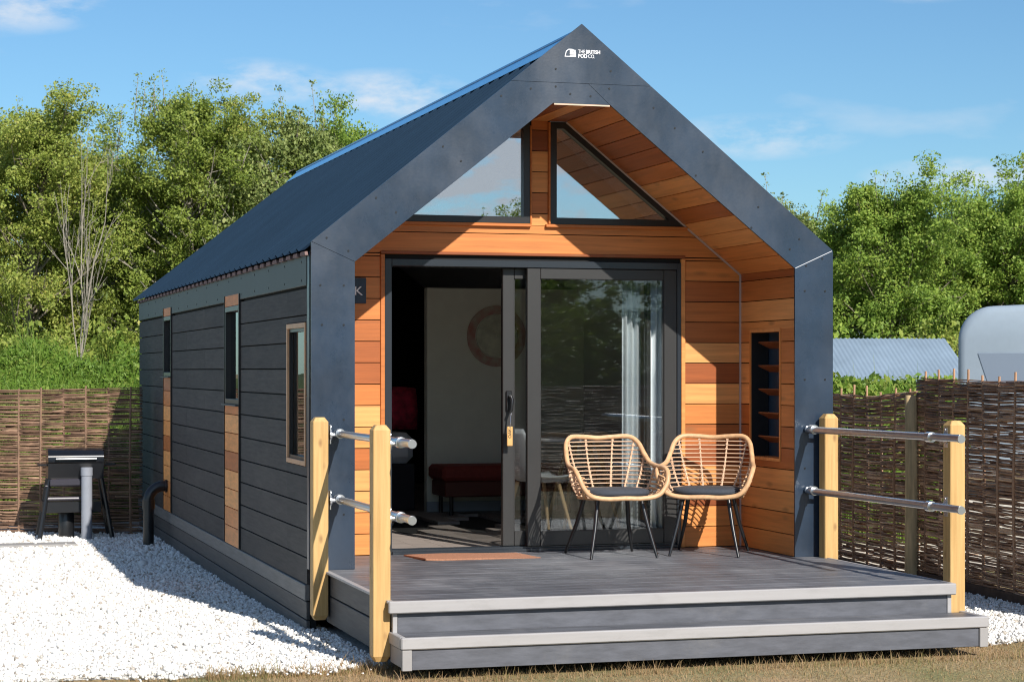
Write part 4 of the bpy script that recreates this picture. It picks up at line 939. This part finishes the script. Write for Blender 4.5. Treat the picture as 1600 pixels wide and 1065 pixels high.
mb = MB(); mb.prism([(PA.x-.03, PA.y), (PA.x+.03, PA.y), (PB.x+.03, PB.y), (PB.x-.03, PB.y)], -.46, -.325, 'z'); build('gravel_board', mb, GBM, t)
mb = MB(); mb.prism([(PC.x-.02, PC.y), (PC.x+.02, PC.y), (PE.x+.02, PE.y), (PE.x-.02, PE.y)], -.47, -.375, 'z'); build('gravel_board', mb, GBM, t)
m_ = MB(); m_.tube([(5.215, 1.98, GZ-.05), (5.22, 1.98, .4), (5.215, 1.985, 1.055), (5.215, 1.985, 1.065)], [.056, .055, .051, .046], 20); build('post', m_, ROUNDP, t, smooth=True)
m_ = MB(); m_.tube([(5.50, 4.42, GZ-.05), (5.50, 4.42, 1.02)], [.052, .048], 16); build('post', m_, ROUNDP, t, smooth=True)
# fence behind the viewer (seen mirrored in the door glass)
t = thing('woven_fence', 'woven willow fence only seen as a reflection in the door glass', 'fence', (2, -17, GZ), 'woven willow fences')
hurdle((3.2, -20.5, 0), (9.5, -17.0, 0), 1.0, GZ+.05, WL, t, 6, spacing=.3, fill=.026, rad=.015); hurdle((-4.0, -24.5, 0), (3.15, -20.55, 0), 1.05, GZ+.05, WL, t, 8, spacing=.3, fill=.026, rad=.015)

# ================================================================== PLANTS
BARK = mat('bark', (.20, .17, .13), rough=.9, var=.45, nscale=5, stretch=(4, 4, 1), bump=.8)
BARKP = mat('pale_bark', (.30, .27, .22), rough=.9, var=.3, nscale=6, stretch=(4, 4, 1), bump=.6)
LA = leaf_mat('olive_leaves', [(0, (0.092, 0.144, 0.024)), (1, (0.471, 0.353, 0.095)), (.3, (0.194, 0.265, 0.043)), (.55, (0.286, 0.353, 0.067)), (.78, (0.389, 0.420, 0.095))], nsc=.9)
LB = leaf_mat('fresh_green_leaves', [(0, (0.074, 0.142, 0.022)), (1, (0.465, 0.437, 0.090)), (.3, (0.169, 0.273, 0.040)), (.55, (0.253, 0.371, 0.060)), (.8, (0.359, 0.437, 0.080))], nsc=.9)
LC = leaf_mat('grey_green_leaves', [(0, (0.084, 0.131, 0.040)), (1, (0.422, 0.404, 0.150)), (.4, (0.190, 0.252, 0.070)), (.7, (0.296, 0.350, 0.110))], nsc=.9)
def leaf_quads(C_, n_per, spread, size, r):
    """leaf clusters around centres C_ (m,3)"""
    m = len(C_); n = m*n_per; c = np.repeat(C_, n_per, 0); off = r.normal(size=(n, 3)); off /= np.linalg.norm(off, axis=1)[:, None]; off *= (r.uniform(0, 1, n)**.45)[:, None]*np.repeat(spread, n_per)[:, None]
    off[:, 2] *= .65; p = c+off
    nrm = r.normal(size=(n, 3))+np.array([0, -.45, .8]); nrm /= np.linalg.norm(nrm, axis=1)[:, None]
    a = np.cross(nrm, r.normal(size=(n, 3))); a /= np.linalg.norm(a, axis=1)[:, None]; b = np.cross(nrm, a); s = size*r.lognormal(0, .3, n)[:, None]
    V = np.stack([p-a*s, p+b*s*.55+nrm*s*.1, p+a*s, p-b*s*.55+nrm*s*.1], 1).reshape(-1, 3); F = np.arange(n*4).reshape(-1, 4); return V, F
def tree(label, H, crown_w, base, m, seed, loc, nlimb=78, n_per=145, leaf=.031, bark=BARK, group='trees behind the cabin', name='broadleaf_tree', open_=0.0, fork=True, cl=.34, top=.95):
    r = np.random.default_rng(seed); t = thing(name, label, 'tree', loc, group, local=True); tk = MB(); cs = []
    # wavering trunk
    trunk = [Vector((0, 0, -.3))]; x = y = 0
    for i in range(1, 9):
        x += r.normal(0, .10); y += r.normal(0, .10); trunk.append(Vector((x, y, H*top*i/8)))
    rad = [.020*H*(1-.85*i/8)+.01 for i in range(9)]; tk.tube(catmull(trunk, 2), [np.interp(i/16*8, range(9), rad) for i in range(17)], 8)
    def at(f): k_ = f*8; i_ = min(int(k_), 7); return trunk[i_].lerp(trunk[i_+1], k_-i_)
    lobes = [(r.uniform(0, 6.28), r.uniform(.65, 1.25)) for _ in range(7)]
    for i in range(nlimb):
        f = base+(1.0-base)*((i+.5)/nlimb)**.85; f = min(f, .985); az = i*2.4+r.normal(0, .4)
        g_ = (f-base)/(1-base); prof = (.45+1.1*g_)*(1-g_)**.55*1.25 if g_ > .25 else .62+.6*g_
        lb = 1+.22*math.sin(az*2+lobes[0][0])+.16*math.sin(az*3+g_*6+lobes[1][0]); ln = crown_w*.5*min(1.05, prof+.12)*lb*r.uniform(.75, 1.12)
        p0 = at(max(.05, f-.10)); el = r.uniform(.15, .55)+.6*g_; d = Vector((math.cos(az)*math.cos(el), math.sin(az)*math.cos(el), math.sin(el))); p1 = p0+d*ln*.5+Vector((0, 0, -.02*ln)); p2 = p0+d*ln+Vector((r.normal(0, .1), r.normal(0, .1), .08*ln))
        r0 = .006*H*(1-.6*g_); tk.tube([p0, p1, p2], [r0, r0*.6, r0*.2], 5, cap=False)
        nt_ = max(3, int(4+ln*2.2))
        for k_ in range(nt_):
            s_ = r.uniform(.35, 1.0); q = p0.lerp(p2, s_); d2 = Vector(r.normal(size=3)); d2.normalize(); d2 = (d2+d*.5+Vector((0, 0, .35))).normalized(); l2 = r.uniform(.3, .8)*(.35+.22*ln); q2 = q+d2*l2
            tk.tube([q, q2], [r0*.35, r0*.08], 4, cap=False)
            if r.random() > open_: cs.append((q2, cl*r.uniform(.6, 1.25)))
            if r.random() > .5+open_*.5: cs.append((q.lerp(q2, .4), cl*r.uniform(.5, 1.0)))
    cs2 = []
    for k_ in range(9):          # leading shoots break the outline
        az = r.uniform(0, 6.28); q = at(.93)+Vector((r.normal(0, crown_w*.12), r.normal(0, crown_w*.12), 0)); l_ = r.uniform(.5, 1.3)
        for s_ in (.25, .45, .65, .85, 1.0): cs2.append((q+Vector((.15*math.cos(az)*s_, .15*math.sin(az)*s_, l_*s_)), .16*(1.3-s_)+.07))
        tk.tube([q, q+Vector((.15*math.cos(az), .15*math.sin(az), l_))], [.012, .004], 4)
    build('trunk', tk, bark, t, smooth='all')
    C_ = np.array([tuple(c[0]) for c in cs]); S_ = np.array([c[1] for c in cs]); V, F = leaf_quads(C_, n_per, S_, leaf, r); Va, Fa = leaf_quads(np.array([tuple(c[0]) for c in cs2]), 12, np.array([c[1] for c in cs2]), leaf, r); F = np.concatenate([F, Fa+len(V)]); V = np.concatenate([V, Va]); npmesh('crown', V, F, m, t)
    return t
def bare_tree(label, H, loc, seed, group='trees behind the cabin'):
    r = np.random.default_rng(seed); t = thing('bare_tree', label, 'tree', loc, group, local=True); tk = MB(); tips = []
    def grow(p, d, ln, rad, dep):
        pts = [p]; q = p.copy(); dd = d.copy()
        for i in range(4): dd = (dd+Vector(r.normal(0, .09, 3))+Vector((0, 0, .05))).normalized(); q = q+dd*ln/4; pts.append(q.copy())
        tk.tube(pts, [rad*(1-.12*i) for i in range(5)], 6 if dep < 2 else 4, cap=False)
        if dep >= 4: tips.append(q); return
        for k_ in range(3 if dep < 2 else 2):
            o = pts[1+int(r.integers(0, 4))]; nd = (dd+Vector(r.normal(0, .36, 3))+Vector((0, 0, .1))).normalized(); grow(o, nd, ln*r.uniform(.5, .72), rad*.5, dep+1)
        grow(q, dd, ln*.6, rad*.6, dep+1)
    grow(Vector((0, 0, -.2)), Vector((0, 0, 1)), H*.42, .011*H, 0); build('trunk', tk, BARKP, t, smooth='all')
    C_ = np.array([tuple(p) for p in tips[::9]]); V, F = leaf_quads(C_, 5, np.full(len(C_), .15), .05, r); npmesh('sparse_leaves', V, F, LC, t)
    return t
G = -.46
def put(u, k, scale=1): return far(u, k, G)
vA = tree('rounded olive green tree at the far left edge of the tree line', 7.5, 5.0, .12, LA, 11, put(35, 46))
vB = tree('tall loose tree with wispy reddish top, left of the cabin roof', 7.9, 4.4, .14, LA, 12, put(285, 47), open_=.15, bark=BARKP, top=1.0)
vC = tree('bright green bushy tree nearest the right edge of the cabin', 5.7, 4.0, .10, LB, 13, put(1345, 46))
vD = tree('grey green tree standing behind the blue shed roof', 5.3, 3.0, .12, LC, 14, put(1440, 49), bark=BARKP)
vE = tree('broad green tree behind the caravan', 5.7, 4.1, .10, LB, 15, put(1585, 47))
def cp(src, u, k, rz, sc, label): return copy_tree(src, put(u, k), R(rz), label, sc)
cp(vB, 160, 49, 80, (.95, .95, .86), 'olive tree between the rounded edge tree and the tall wispy tree')
cp(vA, 385, 48, 200, (.9, .9, 1.0), 'dense olive tree just right of the tall wispy tree')
cp(vD, 455, 47, 10, (1.2, 1.2, 1.40), 'grey green tree above the low end of the cabin roof')
cp(vE, 530, 48, 120, (.95, .95, 1.27), 'fresh green tree meeting the corrugated roof slope')
cp(vA, -85, 48, 60, (1, 1, .98), 'olive tree partly cut off by the left picture edge')
cp(vC, 640, 50, 90, (1, 1, 1.1), 'green tree standing behind the roof ridge')
cp(vD, 1185, 49, 40, (1.15, 1.15, 1.08), 'grey green tree emerging from behind the right roof slope')
cp(vE, 1255, 50, 250, (.85, .85, .93), 'green tree just right of the porch gable')
cp(vD, 1510, 50, 150, (1.05, 1.05, 1.02), 'slender grey green tree left of the caravan tree')
cp(vC, 1700, 48, 200, (1.1, 1.1, 1.05), 'green tree partly cut off by the right picture edge')
back = ['olive tree in the back row behind the bare tree', 'olive tree in the back row behind the barbecue fence', 'olive tree in the back row over the roof eaves', 'olive tree in the back row beside the roof slope', 'green tree in the back row right of the gable', 'green tree in the back row behind the shed', 'green tree in the back row behind the caravan']
for (src, u, rz, s3), lb in zip(((vA, 90, 10, .93), (vE, 215, 50, 1.12), (vC, 335, 130, 1.15), (vA, 490, 290, .9), (vE, 1220, 100, .92), (vC, 1400, 20, .97), (vE, 1640, 70, .95)), back): cp(src, u, 54, rz, (1.15, 1.15, s3*.98), lb)
bt1 = bare_tree('pale bare branched tree standing in front of the olive trees', 6.9, put(118, 40), 3); bt1.scale = (.5, .5, 1)
bt2 = bare_tree('small pale leafless tree by the roof eaves', 5.2, put(325, 43), 5)
copy_tree(bt2, put(905, 60), R(70), None) if False else None
# bushes under the trees
def bush(label, H, wd, m, seed, loc, n=120, n_per=60, leaf=.045, group='bushes under the trees', name='bush'):
    r = np.random.default_rng(seed); t = thing(name, label, 'bush', loc, group, local=True); cs = []; mb = MB()
    for i in range(n):
        a = r.uniform(0, 6.28); rr = wd/2*math.sqrt(r.uniform(0, 1)); h_ = H*(1-.5*(rr/(wd/2))**2)*r.uniform(.25, 1.0); p = Vector((rr*math.cos(a), rr*math.sin(a), h_)); cs.append(tuple(p))
        if i % 3 == 0: mb.tube([(rr*.2*math.cos(a), rr*.2*math.sin(a), 0), tuple(p)], [.012, .004], 4)
    build('stems', mb, BARK, t); V, F = leaf_quads(np.array(cs), n_per, r.uniform(.18, .36, n), leaf, r); npmesh('foliage', V, F, m, t); return t
b1 = bush('leafy bush at the foot of the trees, far left', 2.6, 3.4, LA, 21, put(-40, 42)); b2 = bush('fresh green bush under the trees, right of the gable', 2.4, 3.6, LB, 22, put(1270, 42))
for (src, u, k_, sc, lb) in ((b1, 40, 43, 1.1, 'leafy bush left of the bare tree trunk'), (b2, 230, 42, 1.05, 'green bush between bare tree and cabin eaves'), (b1, 160, 43.5, 1.15, 'leafy bush right behind the bare tree trunk'), (b1, 330, 43.5, 1.3, 'leafy bush at the foot of the leafless tree by the eaves'), (b2, 1335, 42, 1.25, 'fresh green bush behind the left end of the shed roof'), (b2, 1410, 43, 1.0, 'green bush behind the middle of the shed roof'), (b1, 1480, 43, 1.1, 'olive bush behind the shed next to the caravan'), (b2, 1560, 43, 1.2, 'green bush behind the caravan'), (b1, 1630, 43, 1.2, 'olive bush behind the caravan at the picture edge')):
    copy_tree(src, put(u, k_), R(u % 360), lb, sc)
b3 = bush('large bush mirrored low in the glass, first from the left', 4.3, 5.2, LB, 31, (-1, -34, G), n=420, n_per=60, leaf=.05, group='bushes behind the viewer')
# trees behind the viewer (mirrored in the gable and door glass)
for i, (x, y, s3) in enumerate(((-12, -52, .80), (-4, -55, .86), (4, -52, .80), (11, -54, 1.12), (18, -50, 1.12), (27, -54, .9), (-22, -53, .9))):
    c = copy_tree((vA, vC, vE)[i % 3], (x, y, G), R(50*i), ['tree seen mirrored in the left gable glass', 'tree mirrored at the middle of the left gable glass', 'tree mirrored at the foot of the gable glass', 'tree mirrored in the right gable glass', 'tree mirrored in the sliding door glass', 'tree mirrored beside the door jamb', 'tree behind the viewer, beyond the mirrored row'][i], s3); c['group'] = 'trees behind the viewer'
for i, (x, y) in enumerate(((2.2, -35.5), (5.4, -34), (8.6, -35.5), (11.8, -34), (15, -35.5), (18.5, -34.5))):
    c = copy_tree(b3, (x, y, G), R(40*i), ['bush mirrored low in the glass, second from the left', 'bush mirrored in the glass behind the left chair', 'bush mirrored in the glass by the curtains', 'bush mirrored at the right jamb', 'bush mirrored right of the curtains', 'bush beyond the mirrored row'][i], 1.0); c['group'] = 'bushes behind the viewer'

# weedy bank behind the left fence
def bank_h(x, y):
    p = Vector((x, y, 0))-CAM; k_ = p.dot(FW); u_ = 800+3222.5*p.dot(RT)/k_
    h_ = GZ+1.45*max(0, min(1, (k_-23)/7.0))*(1+.12*math.sin(u_*.03)+.08*math.sin(k_*1.7))
    return h_ if u_ < 600 else GZ+(h_-GZ)*max(0, 1-(u_-600)/100)
mb = MB(); us = list(range(-500, 641, 60)); ks = [22.8, 24, 25.5, 27, 29, 31, 34, 38, 42]; 
for k_ in ks:
    for u_ in us: p = far(u_, k_, 0); mb.v.append((p[0], p[1], (bank_h(p[0], p[1]) if k_ < 40 else GZ)-.06))
n_ = len(us); mb.f = [(j*n_+i, j*n_+i+1, (j+1)*n_+i+1, (j+1)*n_+i) for j in range(len(ks)-1) for i in range(n_-1)]
struct(build('grassy_bank', mb, mat('bank_soil', (.06, .085, .02), rough=.95, var=.4, nscale=3), smooth='all'))
def polar(n, u0, u1, k0, k1):
    u_ = rng.uniform(u0, u1, n); k_ = rng.uniform(k0, k1, n); c = np.array(CAM); f_ = np.array(FW); r_ = np.array(RT); return c+k_[:, None]*(f_+r_*((u_-800)/3222.5)[:, None])
WEED = leaf_mat('weed_blades', [(0, (0.059, 0.117, 0.013)), (1, (0.411, 0.371, 0.117)), (.35, (0.127, 0.235, 0.027)), (.6, (0.196, 0.303, 0.045)), (.85, (0.313, 0.352, 0.072))], coh=.5, nsc=1.0)
pp = polar(30000, -60, 330, 23.3, 31)
V, F = blades(len(pp), lambda n: pp[:, 0], lambda n: pp[:, 1], lambda n: rng.gamma(3.0, .08, n)+.06, .013, .6, zf=bank_h)
r_ = np.random.default_rng(5); pp = polar(4200, -60, 330, 23.3, 31); hz = np.array([bank_h(a, b) for a, b in pp[:, :2]]); Cc = np.stack([pp[:, 0], pp[:, 1], hz+r_.uniform(.05, .40, len(pp))], 1); V2, F2 = leaf_quads(Cc, 26, r_.uniform(.07, .2, len(pp)), .028, r_)
tag(npmesh('weeds', np.concatenate([V, V2]), np.concatenate([F, F2+len(V)]), WEED), 'tall bright green weeds and grasses on the bank behind the fence', 'weeds', kind='stuff')
pp = polar(4000, 1290, 1492, 20.5, 24.5)
zf2 = lambda x, y: GZ
V, F = blades(len(pp), lambda n: pp[:, 0], lambda n: pp[:, 1], lambda n: rng.normal(1.42, .12, n), .014, .15, zf=zf2)
pp = polar(3200, 1290, 1492, 20.5, 24.5); Cc = np.stack([pp[:, 0], pp[:, 1], GZ+r_.uniform(.5, 1.52, len(pp))+.08*np.sin(pp[:, 0]*5)], 1); V2, F2 = leaf_quads(Cc, 26, r_.uniform(.08, .2, len(pp)), .032, r_)
tag(npmesh('nettles', np.concatenate([V, V2]), np.concatenate([F, F2+len(V)]), WEED), 'bright green nettles growing between the right fence and shed', 'weeds', kind='stuff')

# shed with pale blue corrugated roof
a = Vector(far(1180, 33, 0)); b = Vector(far(1560, 33.5, 0)); e = (b-a).normalized(); nn = Vector((-e.y, e.x, 0))
sh = thing('shed', 'low shed with pale blue-grey corrugated roof behind the right fence', 'shed', ((a.x+b.x)/2, (a.y+b.y)/2, GZ))
n_ = int((b-a).length/.02); mb = MB()
for (dy, z) in ((0, .55), (2.6, 1.82)):
    for i in range(n_+1): p = a+(b-a)*i/n_+nn*dy; mb.v.append((p.x, p.y, z+.010*math.cos(2*math.pi*i*.02/.08)))
mb.f = [(i, i+1, n_+1+i+1, n_+1+i) for i in range(n_)]; build('roof', mb, mat('pale_blue_sheet', (.20, .265, .33), rough=.5, var=.12, nscale=1.5), sh, smooth='all')
mb = MB(); p0, p1, p2, p3 = a+nn*.1, b+nn*.1, b+nn*2.6, a+nn*2.6; mb.prism([(p.x, p.y) for p in (p0, p1, p2, p3)], GZ, .50, 'z'); build('wall', mb, mat('shed_wall', (.2, .2, .2), rough=.8), sh)
mb = MB(); q_ = [(p2.x, p2.y), (p3.x, p3.y), (p3.x-nn.x*.05, p3.y-nn.y*.05), (p2.x-nn.x*.05, p2.y-nn.y*.05)]; mb.prism(q_, .501, 1.75, 'z'); build('rear_wall', mb, mat('shed_wall', (.2, .2, .2)), sh)
# caravan
a = Vector(far(1497, 27.5, 0)); e = (RT*1.0-FW*.25).normalized(); nn = Vector((-e.y, e.x, 0)); 
cv = thing('caravan', 'white touring caravan with rounded corner behind the right fence', 'caravan', (a.x+2, a.y+1, GZ))
prof = []
def arcp(cx, cz, r_, t0, t1, n=8): return [(cx+r_*math.cos(t), cz+r_*math.sin(t)) for t in np.linspace(t0, t1, n)]
prof = [(0.05, -.1), (-.0, .6)]+arcp(.46, 1.66, .46, math.pi*.98, math.pi/2, 10)+[(1.2, 2.15), (3.0, 2.2), (4.8, 2.2)]+arcp(5.1, 1.9, .3, math.pi/2, 0, 6)+[(5.4, -.1)]
mb = MB(); n_ = len(prof); W2 = 2.1; rnd = .10
rings = [(0.10, .10), (.03, .03), (.0, .10)]
def pr_pt(p, d, ins):
    cx, cz = 2.7, 1.0; q_ = Vector((p[0]+(cx-p[0])*ins/2.7, 0, p[1]+(cz-p[1])*ins/1.2)); w_ = a+e*q_.x+nn*d; return (w_.x, w_.y, q_.z)
lay = [(0.0, .10), (.03, .035), (.09, 0), (W2-.09, 0), (W2-.03, .035), (W2, .10)]
for d, ins in lay:
    for p in prof: mb.v.append(pr_pt(p, d, ins))
for j in range(len(lay)-1):
    for i in range(n_): k2 = (i+1) % n_; mb.f.append((j*n_+i, j*n_+k2, (j+1)*n_+k2, (j+1)*n_+i))
mb.f += [tuple(range(n_)), tuple((len(lay)-1)*n_+i for i in range(n_-1, -1, -1))]
CVM = mat('caravan_white', (.27, .33, .39), rough=.3, var=.03)
cb_ = build('body', mb, CVM, cv, smooth=True)
mb = MB()
def cvq(x0, x1, z0, z1, d0, d1, m_, slant=0):
    P4 = [(x0, z0), (x1, z0), (x1, z1), (x0-slant, z1)]; vs = []
    for d in (d0, d1):
        for p in P4: w_ = a+e*p[0]+nn*d; vs.append((w_.x, w_.y, p[1]))
    m_.add(vs, [(0, 1, 2, 3), (7, 6, 5, 4), (0, 1, 5, 4), (1, 2, 6, 5), (2, 3, 7, 6), (3, 0, 4, 7)])
cvq(.42, 4.9, 1.0, 1.49, -.012, .02, mb, .16); build('window', mb, mat('caravan_window', (.16, .20, .26), rough=.12), cv)
mb = MB(); cvq(.1, 5.3, .35, .40, -.014, .02, mb); build('body_stripe', mb, mat('caravan_stripe', (.3, .34, .4), rough=.4), cv)
for x_ in (2.6,):
    w_ = a+e*x_; mb = MB(); mb.cyl(tuple(w_+nn*.0+Vector((0, 0, -.14))), tuple(w_+nn*.2+Vector((0, 0, -.14))), .32, 24); wh = build('wheel', mb, METALD, cv, smooth=True)
    mb = MB(); mb.cyl(tuple(w_-nn*.015+Vector((0, 0, -.14))), tuple(w_+nn*.0+Vector((0, 0, -.14))), .19, 20); build('rim', mb, CHROME, wh)
